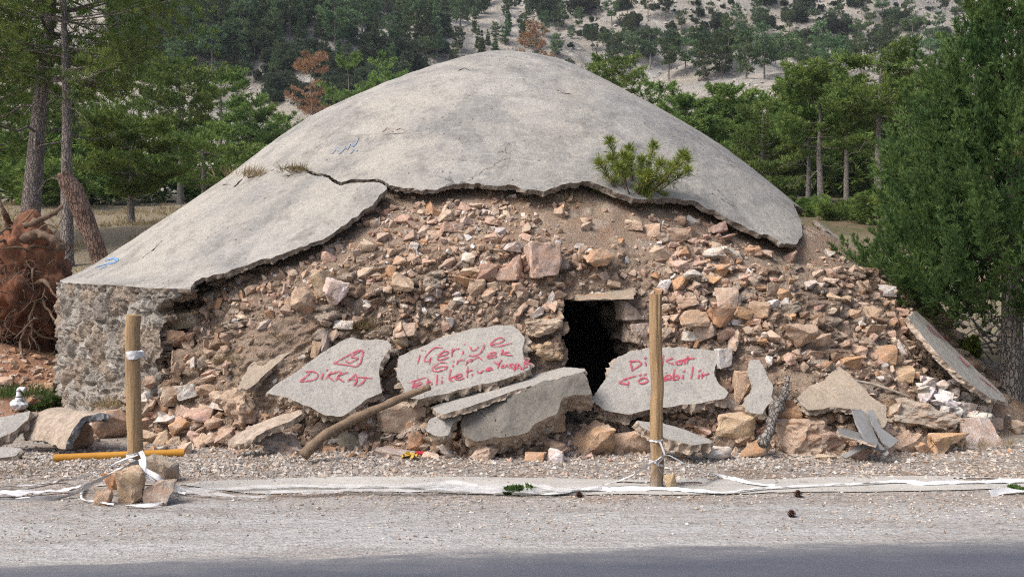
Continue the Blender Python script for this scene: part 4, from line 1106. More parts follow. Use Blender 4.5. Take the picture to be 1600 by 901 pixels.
# ------------------------------------------------------------------ hand placed stones
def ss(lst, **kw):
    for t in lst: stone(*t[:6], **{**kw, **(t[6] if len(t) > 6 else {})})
Gm = dict(mode='g')
ss([
 (178, 664, 58, 50, PK, 'pink faced angular boulder just left of the shorter post', Gm),
 (232, 668, 36, 34, PK, 'pinkish stone right behind the foot of the shorter post', Gm),
 (372, 640, 88, 62, (0.44, 0.33, 0.26), 'wide rough pinkish boulder half buried left of the DIKKAT slab', dict(kind='rough', seed=921)),
 (430, 690, 92, 46, GY, 'grey lump of broken mortar on the gravel below the DIKKAT slab', dict(mode='g', kind='rough', seed=922)),
 (450, 668, 44, 26, (0.42, 0.34, 0.27), 'cream stone on top of the grey mortar lump', {}),
 (508, 676, 46, 34, GY, 'grey stone in the dark gap behind the lower end of the long stick', Gm),
 (545, 690, 40, 34, GY, 'pale grey stone just right of the lower end of the long stick', Gm),
 (628, 652, 78, 50, (0.55, 0.47, 0.38), 'large cream boulder with a white top under the upper end of the stick', dict(kind='block', seed=923, mode='g')),
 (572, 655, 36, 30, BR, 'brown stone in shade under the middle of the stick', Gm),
 (655, 692, 36, 34, OR, 'orange stone beside a dark faced stone on the gravel near the red tube', Gm),
 (685, 694, 50, 30, (0.24, 0.19, 0.15), 'dark brown flat faced stone left of the dark cracked block', Gm),
 (612, 708, 70, 15, GY, 'low grey stone half sunk in gravel beside the red tube', Gm),
 (674, 711, 28, 12, CR, 'small cream stone at the right end of the red tube', Gm),
 (756, 708, 44, 26, CR, 'cream stone on the gravel below the crack in the dark block', dict(kind='angular', seed=924, mode='g')),
 (775, 696, 40, 24, TA, 'tan stone tucked under the lower edge of the dark cracked block', Gm),
 (858, 694, 62, 34, (0.40, 0.29, 0.22), 'flat pinkish brown rock right of the dark cracked block', Gm),
 (836, 714, 34, 16, OR, 'small orange stone on the gravel, left of the white shelly stone', Gm),
 (868, 712, 28, 22, WH, 'white and orange stone like a broken shell on the gravel', Gm),
 (926, 688, 70, 58, (0.50, 0.33, 0.20), 'big orange pointed boulder on the gravel below the doorway', dict(kind='angular', seed=926, mode='g')),
 (985, 690, 80, 44, (0.45, 0.325, 0.25), 'wide pinkish orange boulder just left of the taller post', dict(kind='angular', seed=927, mode='g')),
 (888, 622, 68, 50, (0.48, 0.31, 0.19), 'orange rock sticking out of the right end of the dark cracked block', dict(kind='angular', seed=928, back=1.6)),
 (905, 645, 30, 26, CR, 'cream stone under the orange rock at the end of the dark block', {}),
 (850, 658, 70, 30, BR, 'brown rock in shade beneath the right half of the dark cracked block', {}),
 (920, 655, 34, 26, (0.36, 0.25, 0.19), 'reddish brown stone between the dark block and the right lettered slab', {}),
 (1121, 708, 48, 24, WH, 'white angular stone on the gravel right of the taller post', dict(kind='angular', seed=929, mode='g')),
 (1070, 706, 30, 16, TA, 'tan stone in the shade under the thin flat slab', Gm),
 (1150, 664, 66, 42, (0.43, 0.32, 0.23), 'tan wedge shaped rock left of the upright narrow slab', dict(kind='angular', seed=930)),
 (1180, 699, 56, 36, OR, 'orange faced rock on the gravel at the foot of the gnarled branch', dict(kind='angular', seed=931, mode='g')),
 (1160, 684, 34, 26, TA, 'tan stone above the orange faced rock', {}),
 (1128, 690, 30, 18, GY, 'flat grey stone right of the thin flat slab', {}),
 (1255, 684, 84, 62, (0.46, 0.345, 0.25), 'large pitted tan boulder at the front edge of the heap right of the branch', dict(kind='rough', seed=932, mode='g')),
 (1298, 692, 54, 38, (0.40, 0.30, 0.24), 'smooth brown rock under the overhang of the large pitted boulder', Gm),
 (1232, 650, 44, 32, OR, 'orange and brown rock between the gnarled branch and the sandy slab', {}),
 (1290, 715, 36, 10, CR, 'thin cream flake of stone on the gravel below the pitted boulder', Gm),
 (1350, 708, 44, 26, (0.44, 0.33, 0.26), 'pinkish stone on the gravel below the dark slates', Gm),
 (1416, 692, 52, 34, (0.46, 0.33, 0.255), 'pinkish stone on the gravel right of the dark slates', Gm),
 (1440, 700, 24, 22, OR, 'small orange stone between the pinkish stone and the big orange one', Gm),
 (1487, 695, 66, 34, (0.46, 0.29, 0.17), 'large flat orange rock near the right end of the heap', dict(kind='block', seed=934, mode='g')),
 (1534, 679, 60, 48, (0.56, 0.48, 0.42), 'large whitish boulder left of the tree trunk', dict(kind='block', seed=935, mode='g')),
 (1552, 640, 38, 36, TA, 'tan square stone under the lower end of the sloping painted slab', {}),
 (1556, 660, 26, 22, CR, 'cream stone between the whitish boulder and the tree trunk', Gm),
 (1592, 668, 24, 26, CR, 'cream stone at the foot of the tree trunk', Gm),
 (1445, 650, 104, 46, (0.34, 0.30, 0.26), 'long weathered grey rock overhanging a dark gap right of the sandy slab', dict(kind='rough', seed=936, back=0.6)),
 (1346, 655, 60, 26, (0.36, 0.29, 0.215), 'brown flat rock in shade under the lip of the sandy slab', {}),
 (1398, 636, 40, 30, TA, 'tan stone just above the long weathered grey rock', {}),
 # masonry face
 (936, 402, 44, 28, (0.42, 0.27, 0.17), 'orange brown pointed stone jutting out above the doorway', dict(kind='angular', seed=941, back=0.6)),
 (282, 499, 64, 30, (0.55, 0.46, 0.32), 'long yellowish cream stone jutting from the broken end of the grey wall', dict(kind='block', seed=942, back=0.5)),
 (272, 529, 52, 32, (0.50, 0.325, 0.20), 'orange squared stone just below the long yellowish one in the broken wall end', dict(kind='block', seed=943, back=0.5)),
 (262, 478, 30, 14, OR, 'small orange stone above the long yellowish one in the broken wall end', dict(back=0.4)),
 (296, 563, 48, 34, (0.46, 0.36, 0.25), 'tan stone at the base of the broken wall end', {}),
 (524, 455, 44, 44, (0.56, 0.48, 0.41), 'pale pinkish white pointed stone in the hollow under the left half of the dome', dict(kind='angular', seed=944, back=0.5)),
 (500, 445, 30, 44, (0.50, 0.40, 0.28), 'yellowish cream upright stone left of the pale pointed one', dict(back=0.4)),
 (475, 468, 40, 36, TA, 'tan block left of the two pale stones in the hollow', dict(back=0.4)),
 (630, 440, 34, 30, (0.54, 0.42, 0.27), 'yellowish triangular stone in the middle of the small stacked stones', dict(back=0.4)),
 (745, 450, 28, 26, (0.55, 0.43, 0.27), 'yellow edged square stone left below the flat pink stones', dict(back=0.4)),
 (800, 387, 28, 16, WH, 'bright white flat stone above the flat pink stones', dict(back=0.4)),
 (796, 419, 40, 40, (0.47, 0.31, 0.245), 'flat pink square stone set in the face, in the middle of three', dict(kind='block', seed=946)),
 (762, 426, 32, 28, (0.46, 0.29, 0.215), 'flat pink stone set in the face, left of three', dict(kind='block', seed=947)),
 (848, 408, 52, 56, (0.48, 0.345, 0.275), 'broad flat pink stone set in the face, right of three', dict(kind='block', seed=948)),
 (1125, 495, 46, 34, OR, 'orange tan stone in a pair of blunt stones right above the third lettered slab', dict(kind='angular', seed=951, back=0.5)),
 (1084, 497, 44, 26, (0.44, 0.32, 0.20), 'tan pointed stone in a pair right above the third lettered slab', dict(kind='angular', seed=952, back=0.5)),
 (1135, 466, 34, 32, (0.47, 0.365, 0.28), 'cream rounded stone above the pair of blunt stones right of the doorway', dict(back=0.5)),
 (1031, 398, 34, 28, (0.52, 0.42, 0.32), 'cream stone with a flat front above the taller post', dict(back=0.5)),
 (990, 352, 30, 16, CR, 'cream stone in the earth just below the small pine seedling', dict(back=0.4)),
 (1060, 366, 40, 22, TA, 'tan stone below the right side of the pine seedling', dict(back=0.4)),
 (1020, 362, 26, 26, TA, 'brownish tan block right below the pine seedling', dict(back=0.4)),
 (1083, 344, 20, 16, WH, 'white stone tucked under the dome edge right of the pine seedling', dict(back=0.4)),
 (1255, 523, 54, 38, (0.40, 0.30, 0.225), 'large tan stone lying on the bare earth of the right slope', dict(kind='angular', seed=954, back=0.5)),
 (1286, 532, 34, 22, TA, 'tan stone right beside the large one on the bare right slope', {}),
 (1185, 484, 40, 28, (0.40, 0.29, 0.215), 'dusty flat stone in the dark hollow under the right dome edge', {}),
 (1225, 463, 30, 24, OR, 'orange brown stone in a row of three on the right slope', dict(back=0.5)),
 (1208, 452, 22, 20, (0.5, 0.40, 0.27), 'yellowish stone in a row of three on the right slope', dict(back=0.5)),
 (1190, 446, 24, 16, OR, 'orange stone starting a row of three on the right slope', dict(back=0.5)),
 (1368, 492, 44, 26, TA, 'layered tan stone high on the right slope near the tree', dict(back=0.5)),
 (1350, 480, 26, 16, CR, 'cream stone high on the right slope above the layered tan one', {}),
 (1385, 455, 30, 20, (0.42, 0.42, 0.42), 'blue grey flat stone at the crest of the right slope', {}),
 (1380, 555, 40, 30, OR, 'orange stone low on the right slope left of the sloping painted slab', {}),
 (1330, 572, 36, 30, OR, 'orange angular stone just right of the tip of the sandy slab', {}),
 (1405, 585, 44, 24, (0.5, 0.36, 0.22), 'light orange flat stone above the long weathered grey rock', {}),
 (1410, 545, 14, 30, WH, 'thin white flake standing on the right slope', {}),
 (1130, 560, 24, 34, (0.46, 0.45, 0.44), 'bluish white stone touching the right end of the third lettered slab', dict(back=0.5)),
 (538, 507, 34, 14, WH, 'flat white stone above the DIKKAT slab', dict(back=0.5)),
 (496, 545, 16, 30, TA, 'upright tan stone leaning on the upper left edge of the DIKKAT slab', dict(back=0.5)),
 (508, 540, 14, 34, GY, 'upright grey stone leaning on the upper left edge of the DIKKAT slab', dict(back=0.5)),
 (627, 528, 22, 28, (0.5, 0.40, 0.27), 'yellowish pear shaped stone above the gap between the two left lettered slabs', dict(back=0.5)),
 (640, 516, 26, 24, CR, 'cream stone above the yellowish pear shaped one', dict(back=0.5)),
 (855, 548, 56, 30, (0.44, 0.31, 0.21), 'orange brown block forming the lower left side of the doorway', dict(kind='rough', seed=961, back=0.45)),
 (850, 512, 60, 28, (0.39, 0.33, 0.27), 'grey brown block in the left side of the doorway', dict(kind='rough', seed=962, back=0.45)),
 (1160, 610, 30, 60, TA, 'tan rubble stone left of the upright narrow slab', {}),
])
# lintel and right reveal of the doorway: parts of the cistern
def part_block(name, px, py, w, h, dep, Y, col, seed, label, rz=0.0):
    o = place_rock(at(px, py, Y), (w * Y / F, dep, h * Y / F), col, rock_mesh(seed, 'block', 3), (0, 0, rz), name, 0.02)
    o.parent = cist; o.matrix_parent_inverse = CI
    o['label'] = label
    return o
hl = hit(935, 452)[0].y
part_block('lintel', 938, 456, 118, 30, 0.5, hl + 0.04, (0.29, 0.25, 0.205), 971, 'flat grey stone lintel over the doorway')
for k, (px, py, w, h, dy) in enumerate([(983, 484, 36, 34, .02), (992, 520, 32, 34, .0), (1002, 556, 30, 40, -.02)]):
    part_block('door_jamb_stone', px, py, w, h, 0.3, hl + dy, [(0.33, 0.29, 0.245), (0.36, 0.31, 0.26), (0.30, 0.27, 0.235)][k], 980 + k, 'grey jamb stone on the right of the doorway', 0.25)

# ------------------------------------------------------------------ scattered stones
TAKEN = []
def free(x, y, r, k=0.8):
    for a, b, c in TAKEN:
        if (a - x) ** 2 + (b - y) ** 2 < (k * (r + c)) ** 2: return False
    return True
def in_poly(x, y, poly):
    return sdf_poly(np.array([[x, y]], float), poly)[0]
for o in [o for o in COL.objects if o.name.startswith('rubble_stone')]:
    q = proj(np.array([o.location[:]]))[0]
    TAKEN.append((q[0], q[1], 0.42 * max(o.scale.x, o.scale.z) * F / o.location.y))
BLOCKED = [[(412, 614), (470, 575), (545, 528), (606, 532), (600, 612), (535, 650)], [(621, 590), (624, 556), (710, 522), (800, 508), (829, 576), (633, 622)], [(926, 622), (955, 568), (1060, 541), (1120, 548), (1136, 612), (1020, 638), (945, 642)],
           [(722, 642), (912, 575), (922, 612), (838, 662), (745, 690)], [(1246, 622), (1312, 572), (1388, 650), (1378, 668), (1300, 640)], DOOR]
def scatter(region, n, smin, smax, cols, make, flat=(0.48, 0.8), tries=60, k=0.8, power=1.8):
    R_ = np.array(region); lo, hi = R_.min(0), R_.max(0)
    sizes = sorted([smin + (smax - smin) * RS.random() ** power for _ in range(n)], reverse=True)
    for s in sizes:
        for _ in range(tries):
            x, y = RS.uniform(lo[0], hi[0]), RS.uniform(lo[1], hi[1])
            if in_poly(x, y, region) < 0 or not free(x, y, s / 2, k): continue
            if any(in_poly(x, y, b) > -s * 0.3 for b in BLOCKED): continue
            h = hit(x, y)
            if h is None or h[0].y > 16: continue
            make(x, y, s, h, RS.choice(cols), RS.uniform(*flat))
            TAKEN.append((x, y, s / 2))
            break

def mk_part(x, y, s, h, col, fl):
    w_ = s * h[0].y / F
    dims = (w_, w_ * RS.uniform(0.7, 1.0), w_ * fl)
    o = place_rock(Vector(h[0]) + Vector(h[1]) * (-0.16 * w_), dims, col, None, (RS.uniform(-.25, .25), RS.uniform(-.2, .2), RS.uniform(-.5, .5)), 'masonry_stone')
    o.parent = core
    o.matrix_parent_inverse = CI
FACE = [(600, 306), (900, 303), (925, 335), (1040, 335), (1200, 390), (1243, 400), (1252, 470), (1160, 540), (1010, 540), (1005, 445), (880, 445), (872, 540), (818, 520), (700, 512), (620, 560), (545, 518), (420, 560), (320, 600), (252, 600), (262, 470), (330, 452), (480, 405), (560, 350)]
HOLLOW = [(255, 590), (262, 475), (335, 455), (480, 408), (560, 355), (600, 312), (602, 345), (540, 410), (470, 480), (390, 545), (310, 600)]
scatter(HOLLOW, 40, 18, 48, [TA, TA, OR, BR, (0.42, 0.30, 0.20), (0.38, 0.30, 0.22)], mk_part, (0.5, 0.85), k=0.7)
scatter(FACE, 60, 20, 46, [CR, TA, TA, PK, OR, CR, (0.36, 0.27, 0.20)], mk_part, (0.5, 0.85))

def mk_loose(where, group, fwd=0.0):
    def f(x, y, s, h, col, fl):
        w_ = s * h[0].y / F
        dims = (w_, w_ * RS.uniform(0.65, 1.0), w_ * fl)
        nn = Vector(h[1]);  nn = nn if nn.y < 0.3 else -nn
        ctr = Vector(h[0]) + nn * 0.10 * w_
        if fwd: ctr = ctr + (Vector((0, 0, EYE)) - ctr).normalized() * (fwd * RS.uniform(.7, 1.2))
        o = place_rock(ctr, dims, col)
        size = 'small' if s < 19 else 'medium sized'
        tag(o, f"{size} {CNAME[col]} stone {where}", 'stone', f"{size} {CNAME[col]} stones {group}")
    return f
scatter([(590, 325), (800, 320), (800, 395), (760, 470), (690, 490), (600, 470), (560, 420)], 62, 12, 34, [CR, CR, WH, TA, PK, OR], mk_loose('in the loose stack under the middle of the dome edge', 'stacked under the middle of the dome edge'), k=0.68)
scatter([(1010, 340), (1090, 345), (1200, 400), (1230, 470), (1140, 530), (1040, 530), (1040, 430)], 52, 13, 38, [CR, TA, PK, PK, OR, WH], mk_loose('in the loose pile right of the doorway', 'piled right of the doorway'), k=0.68)
scatter([(215, 615), (260, 590), (345, 615), (360, 690), (310, 700), (222, 700)], 46, 18, 46, [PK, PK, WH, CR, OR, TA], mk_loose('in the pale heap at the foot of the grey wall', 'heaped at the foot of the grey wall'), k=0.66)
scatter([(1430, 592), (1500, 595), (1545, 615), (1545, 655), (1500, 662), (1440, 625)], 60, 13, 28, [WH, WH, WH], mk_loose('in the white heap under the sloping painted slab', 'heaped under the sloping painted slab', 0.30), k=0.36, tries=160)
scatter([(1225, 400), (1310, 400), (1400, 470), (1425, 520), (1440, 590), (1330, 590), (1230, 560), (1180, 540)], 44, 11, 32, [TA, TA, OR, CR, PK, BR], mk_loose('on the earthy slope below the right end of the dome', 'on the earthy right slope'), k=0.8)
scatter([(400, 620), (1140, 640), (1560, 640), (1565, 705), (1000, 716), (380, 712)], 34, 12, 34, [TA, CR, OR, PK, GY], mk_loose('wedged along the front edge of the heap', 'wedged along the front edge of the heap'), k=0.7)
scatter([(0, 545), (80, 560), (92, 640), (60, 645), (0, 600)], 14, 12, 34, [OR, PK, CR], mk_loose('on the red earth left of the grey wall', 'on red earth left of the grey wall'), k=0.8)

rng0 = np.random.default_rng(2)
BARE = [[(1165, 395), (1255, 388), (1330, 440), (1350, 520), (1290, 560), (1210, 520)], [(350, 520), (470, 480), (520, 520), (440, 570), (380, 590)], [(880, 330), (1000, 330), (1010, 380), (880, 385)]]
# chips and crumbs of stone: too many to count
CH = [rock_arrays(300 + k, 'angular', 0) for k in range(8)]
CHC = np.array([CR, TA, PK, OR, WH, CR, (0.47, 0.36, 0.285), (0.44, 0.33, 0.25)])
def crumbs(name, region_list, mat, label=None):
    mb = MB()
    for region, n, smin, smax in region_list:
        R_ = np.array(region, float); lo, hi = R_.min(0), R_.max(0)
        q = np.array([(RS.uniform(lo[0], hi[0]), RS.uniform(lo[1], hi[1])) for _ in range(n)])
        q = q[sdf_poly(q, region) > 0]
        q = q[sdf_poly(q, DOOR) < 0]
        for br in BARE: q = q[(sdf_poly(q, br) < 0) | (rng0.random(len(q)) < 0.25)]
        for x, y in q.tolist():
            h = hit(x, y)
            if h is None or h[0].y > 16: continue
            s = (smin + (smax - smin) * RS.random() ** 2.5) * h[0].y / F
            V, T = RS.choice(CH)
            Rm = np.array(Matrix.Rotation(RS.uniform(0, 6.28), 3, Vector((RS.gauss(0, 1), RS.gauss(0, 1), RS.gauss(0, 1))).normalized()))
            Vd = (V * [s, s * RS.uniform(.6, 1), s * RS.uniform(.45, .8)]) @ Rm.T
            c = CHC[int(RS.random() * 7.99)] * RS.uniform(0.8, 1.15)
            mb.add(Vd + np.array(h[0]) + np.array(h[1]) * 0.1 * s, T, 0, c)
    o = mb.build(name, mat, None, None, True, 26)
    tag(o, kind='stuff')
    return o
ALLF = [(600, 300), (900, 300), (925, 320), (1060, 330), (1200, 385), (1250, 385), (1300, 385), (1420, 470), (1440, 560), (1560, 640), (1560, 712), (1000, 718), (300, 712), (215, 700), (250, 600), (262, 470), (330, 450), (480, 405), (560, 350)]
crumbs('rubble', [(ALLF, 3600, 3, 12), (HOLLOW, 520, 6, 26), (FACE, 1300, 7, 26), ([(215, 628), (420, 620), (640, 650), (1000, 640), (1140, 630), (1560, 640), (1570, 708), (1000, 714), (400, 712), (215, 706)], 420, 10, 32), ([(1180, 420), (1300, 390), (1420, 470), (1440, 590), (1330, 600), (1180, 560)], 420, 6, 22), ([(215, 640), (1580, 640), (1590, 716), (900, 722), (300, 716), (90, 716), (90, 690)], 1500, 3, 14), ([(600, 320), (820, 320), (860, 440), (700, 510), (560, 500)], 500, 5, 16), ([(1010, 340), (1220, 400), (1240, 540), (1020, 540)], 500, 5, 16), ([(0, 545), (88, 560), (92, 645), (0, 650)], 160, 4, 13)], M['rubble'])

def gpt0(px, py):
    o, d = ray(px, py); return np.array(BVG.ray_cast(o, d, 900)[0])
M['litter'] = m_simple('fallen_brown_needles', (0.20, 0.11, 0.06), (0.13, 0.075, 0.045), 9, 0.1)
# gravel pebbles
rng = np.random.default_rng(5)
OCT = np.array([(1, 0, 0), (-1, 0, 0), (0, 1, 0), (0, -1, 0), (0, 0, 1), (0, 0, -1.0)])
OCF = np.array([(0, 2, 4), (2, 1, 4), (1, 3, 4), (3, 0, 4), (2, 0, 5), (1, 2, 5), (3, 1, 5), (0, 3, 5)])
def pebbles(n, xr, yr, smin, smax, dens):
    x = rng.uniform(*xr, n); y = rng.uniform(*yr, n)
    k = dens(x, y) > rng.random(n)
    x, y = x[k], y[k]; n = len(x)
    s = smin + (smax - smin) * rng.random(n) ** 3
    c = np.stack([x, y, H(x, y) + 0.25 * s], 1)
    V = OCT[None] * (1 + rng.uniform(-.35, .35, (n, 6, 1)))
    th = rng.uniform(0, 6.28, n)
    R_ = np.zeros((n, 3, 3)); R_[:, 0, 0] = np.cos(th); R_[:, 0, 1] = -np.sin(th); R_[:, 1, 0] = np.sin(th); R_[:, 1, 1] = np.cos(th); R_[:, 2, 2] = rng.uniform(.5, .9, n)
    V = V + rng.normal(0, .12, V.shape)
    V = np.einsum('nij,nkj->nki', R_, V) * s[:, None, None] * np.stack([rng.uniform(.7, 1.3, n), rng.uniform(.7, 1.2, n), np.ones(n)], 1)[:, None, :] + c[:, None, :]
    T = OCF[None] + (np.arange(n) * 6)[:, None, None]
    pal = np.array([(0.36, 0.335, 0.305), (0.42, 0.39, 0.36), (0.28, 0.255, 0.23), (0.50, 0.475, 0.44), (0.37, 0.29, 0.23), (0.22, 0.19, 0.165), (0.44, 0.36, 0.29)])
    C = np.repeat(pal[rng.integers(0, 7, n)] * rng.uniform(.8, 1.15, (n, 1)), 6, 0)
    return V.reshape(-1, 3), T.reshape(-1, 3), C
mb = MB()
dn = lambda x, y: np.clip(0.35 + 0.8 * fbm(np.stack([x * 0.7, y * 1.5, x * 0], 1), 1.0, 3, 71), 0.05, 1)
V, T, C = pebbles(26000, (-5.6, 5.6), (7.7, 9.2), 0.006, 0.026, lambda x, y: np.clip(dn(x, y) + 0.35, 0, 1)); mb.add(V, T, 0, C)
V, T, C = pebbles(34000, (-4.8, 4.8), (5.9, 7.7), 0.0035, 0.015, lambda x, y: np.clip(dn(x, y) + .1, 0, 1) * (0.35 + 0.65 * sstep(6.2, 7.2, y))); mb.add(V, T, 0, C)
V, T, C = pebbles(16000, (-4.2, 4.2), (5.35, 6.5), 0.002, 0.008, lambda x, y: dn(x, y) * sstep(5.3 + 0.0876 * x, 6.0 + 0.0876 * x, y)); mb.add(V, T, 0, C)
gp = g = G('pebbles'); vc = g.n('VertexColor'); vc.layer_name = 'Col'
M['pebbles'] = g.done(g.mix(0.5, vc.outputs[0], g.ramp(g.noise(g.pos(), 70, 3, 0.7), [(0.25, 0.6), (0.5, 1.0), (0.8, 1.2)]), 'MULTIPLY'))
tag(mb.build('gravel', M['pebbles'], None, None, False), kind='stuff')

# fallen pine needles gathered in brown patches on the verge
n_ = 9000
lx, ly = rng.uniform(-5.5, 5.5, n_), rng.uniform(5.9, 9.0, n_)
dl = np.zeros(n_) + 0.10
for cx_, cy_, rx_, ry_ in ((380, 806, 150, 10), (165, 790, 70, 8), (975, 786, 70, 8), (1180, 788, 90, 6), (60, 735, 60, 8), (1300, 730, 200, 12), (880, 735, 260, 10), (520, 720, 200, 8)):
    c_ = gpt0(cx_, cy_); r1 = rx_ * c_[1] / F; r2 = abs(gpt0(cx_, cy_ - ry_)[1] - c_[1])
    dl += np.exp(-(((lx - c_[0]) / r1) ** 2 + ((ly - c_[1]) / r2) ** 2)) * 0.9
kk = dl > rng.random(n_)
lx, ly = lx[kk], ly[kk]
a = rng.uniform(0, 6.28, len(lx)); ll = rng.uniform(.03, .08, len(lx))
c_ = np.stack([lx, ly, H(lx, ly) + rng.uniform(.006, .02, len(lx))], 1); d_ = np.stack([np.cos(a), np.sin(a), rng.normal(0, .08, len(lx))], 1) * ll[:, None]; s_ = np.stack([-np.sin(a), np.cos(a), a * 0], 1) * .0035
V = np.stack([c_ - s_, c_ + s_, c_ + d_], 1).reshape(-1, 3)
tag(link('needle_litter', new_mesh('needle_litter', V, np.arange(len(V)).reshape(-1, 3), M['litter'], None, None, False)), kind='stuff')

# ------------------------------------------------------------------ posts
def gpt(px, py, lift=0.0):
    o, d = ray(px, py); h = BVG.ray_cast(o, d, 900)
    return np.array(h[0]) + [0, 0, lift]
def post(px_top, py_top, px_bot, Y, r, label, crack, seed):
    b = at(px_bot, 700, Y); b[2] = -0.08
    t = at(px_top, py_top, Y)
    n = 22; m = 48
    P = np.array([b * (1 - k) + t * k for k in np.linspace(0, 1, m)]) - b
    P[:, 0] += 0.008 * fbm(np.c_[np.arange(m) * 0.12, np.zeros(m), np.full(m, seed)], 1, 2, 3)
    V, T = tube(P, r, n)
    th = np.tile(np.arange(n) * 2 * PI / n, m)
    rad = V[:m * n] - np.repeat(P, n, 0)
    kn = fbm(np.c_[np.cos(th) * 1.2, np.sin(th) * 1.2, V[:m * n, 2] * 2.2 + seed * 9], 1.0, 3, seed)
    V[:m * n] += rad * (0.045 * kn)[:, None]
    if crack:
        front = np.where(np.abs(rad[:, 0] - 0.012 - 0.01 * fbm(np.c_[V[:m * n, 2] * 3, th * 0, th * 0], 1, 2, 8)) < 0.008, 1, 0) * (rad[:, 1] < 0)
        V[:m * n] -= rad * (0.16 * front)[:, None]
    Mi = (T >= m * n + 1).any(1).astype(int)
    o = link('wooden_post', new_mesh('wooden_post', V, T, [M['wood'], M['wood_end']], Mi, None, True, 50))
    o.location = b
    tag(o, label, 'post')
    return o
YL, YR = 7.08, 7.43
post(208, 492, 212, YL, 0.053, 'shorter round wooden post with a white band, standing among stones', False, 3)
post(1024, 459, 1027, YR, 0.050, 'taller cracked round wooden post in front of the right lettered slab', True, 7)

def ring(mb, px, py, Y, r, hgt, tilt=0.0, seed=0):
    c = at(px, py, Y)
    n = 40; th = np.arange(n) * 2 * PI / n; rows = 7
    V = []
    for k in range(rows):
        v = (k / (rows - 1) - 0.5)
        rr_ = r * (1 + 0.06 * fbm(np.c_[np.cos(th) * 3, np.sin(th) * 3, np.full(n, v * 6 + seed)], 1, 3, seed))
        V.append(np.stack([c[0] + rr_ * np.cos(th), c[1] + rr_ * np.sin(th), c[2] + v * hgt + tilt * np.cos(th) * r + 0.006 * fbm(np.c_[np.cos(th) * 2, np.sin(th) * 2, th * 0 + k], 1, 2, 4)], 1))
    V = np.concatenate(V); T = []
    for k in range(rows - 1):
        for j in range(n):
            a, b_ = k * n + j, k * n + (j + 1) % n
            T += [(a, b_, b_ + n), (a, b_ + n, a + n)]
    mb.add(V, np.array(T))
def strand(mb, pts, width, seed=0, lift=0.018, crumple=0.35, n=90, twist=1.0):
    P = []
    for p in pts:
        P.append(at(*p) if len(p) == 3 else gpt(p[0], p[1], lift))
    P = smooth_path(P, n)
    tg = np.gradient(P, axis=0); tg /= np.linalg.norm(tg, axis=1)[:, None]
    s = np.cross(tg, [0, 0, 1.0]); s /= np.linalg.norm(s, axis=1)[:, None] + 1e-9
    up = np.cross(s, tg)
    rows = 5
    L = np.concatenate([[0], np.cumsum(np.linalg.norm(np.diff(P, axis=0), axis=1))])
    tw = fbm(np.c_[L * 1.3, L * 0 + seed, L * 0], 1, 2, seed) * 1.1 * twist
    wd = width * (0.75 + 0.45 * fbm(np.c_[L * 1.8, L * 0 + seed + 5, L * 0], 1, 3, seed + 1))
    V = []
    for k in range(rows):
        v = k / (rows - 1) - 0.5
        d = s * np.cos(tw)[:, None] - up * np.abs(np.sin(tw))[:, None]
        cr = crumple * width * fbm(np.c_[L * 6, L * 0 + v * 4 + seed, L * 0], 1, 3, seed + 2)
        V.append(P + d * (v * wd)[:, None] + up * np.abs(cr)[:, None])
    V = np.stack(V, 1).reshape(-1, 3)
    T = grid_tris(n, rows)
    mb.add(V, T)
mb = MB()
ring(mb, 210, 553, YL, 0.060, 0.062, 0.05, 1)
strand(mb, [(215, 551, YL - .06), (222, 549, YL - .07), (227, 556, YL - .06), (229, 562, YL - .05)], 0.03, 3, n=20)
o = mb.build('tape_band', M['tape']); tag(o, 'white plastic band tied round the upper half of the shorter post', 'tape')
mb = MB()
for k, (py, tl) in enumerate([(708, .2), (716, -.25), (722, .1)]): ring(mb, 211, py, YL, 0.062, 0.022, tl, k)
strand(mb, [(216, 712, YL - .07), (188, 722, 7.0), (140, 742, 7.05), (95, 755), (40, 763), (-60, 766)], 0.035, 5)
strand(mb, [(214, 720, YL - .07), (170, 742, 6.98), (140, 758, 7.0), (112, 778), (60, 783), (-60, 785)], 0.040, 6)
strand(mb, [(160, 750, 7.0), (110, 770), (50, 775), (20, 778), (-60, 779)], 0.09, 7)
strand(mb, [(130, 762), (128, 783), (150, 788), (178, 792)], 0.03, 8, n=40)
strand(mb, [(196, 794), (235, 794), (258, 789), (282, 783)], 0.035, 9, n=40)
strand(mb, [(221, 718, YL - .07), (226, 738, 6.9), (246, 757, 6.88), (262, 770), (290, 775)], 0.035, 10, n=50)
strand(mb, [(226, 735, 6.9), (255, 752, 6.9), (278, 766), (300, 772)], 0.035, 11, n=50)
strand(mb, [(219, 705, YL - .06), (224, 716, YL - .09), (226, 728, 6.93), (224, 742, 6.88)], 0.03, 21, n=30)
o = mb.build('barrier_tape', M['tape']); tag(o, 'white barrier tape knotted round the foot of the shorter post and trailing left', 'barrier tape')
mb = MB()
strand(mb, [(272, 770), (330, 771), (400, 766), (470, 764), (540, 765), (620, 764), (690, 766), (745, 766)], 0.15, 12, 0.022, 0.10, 150, 0.12)
strand(mb, [(290, 775), (345, 780), (410, 783), (425, 776), (480, 776), (560, 772), (640, 774), (720, 772), (800, 774), (870, 772), (905, 769)], 0.08, 13, 0.03, 0.2, 170, 0.3)
strand(mb, [(640, 766), (700, 762), (760, 768), (830, 766), (880, 774), (940, 768)], 0.05, 14, 0.035, 0.3, 110, 0.4)
o = mb.build('barrier_tape', M['film']); tag(o, 'wide crumpled white plastic tape lying along the ground between the two posts', 'barrier tape')
mb = MB()
for k, (py, tl) in enumerate([(686, .1), (716, .35), (722, -.4)]): ring(mb, 1026, py, YR, 0.058, 0.016, tl, k + 5)
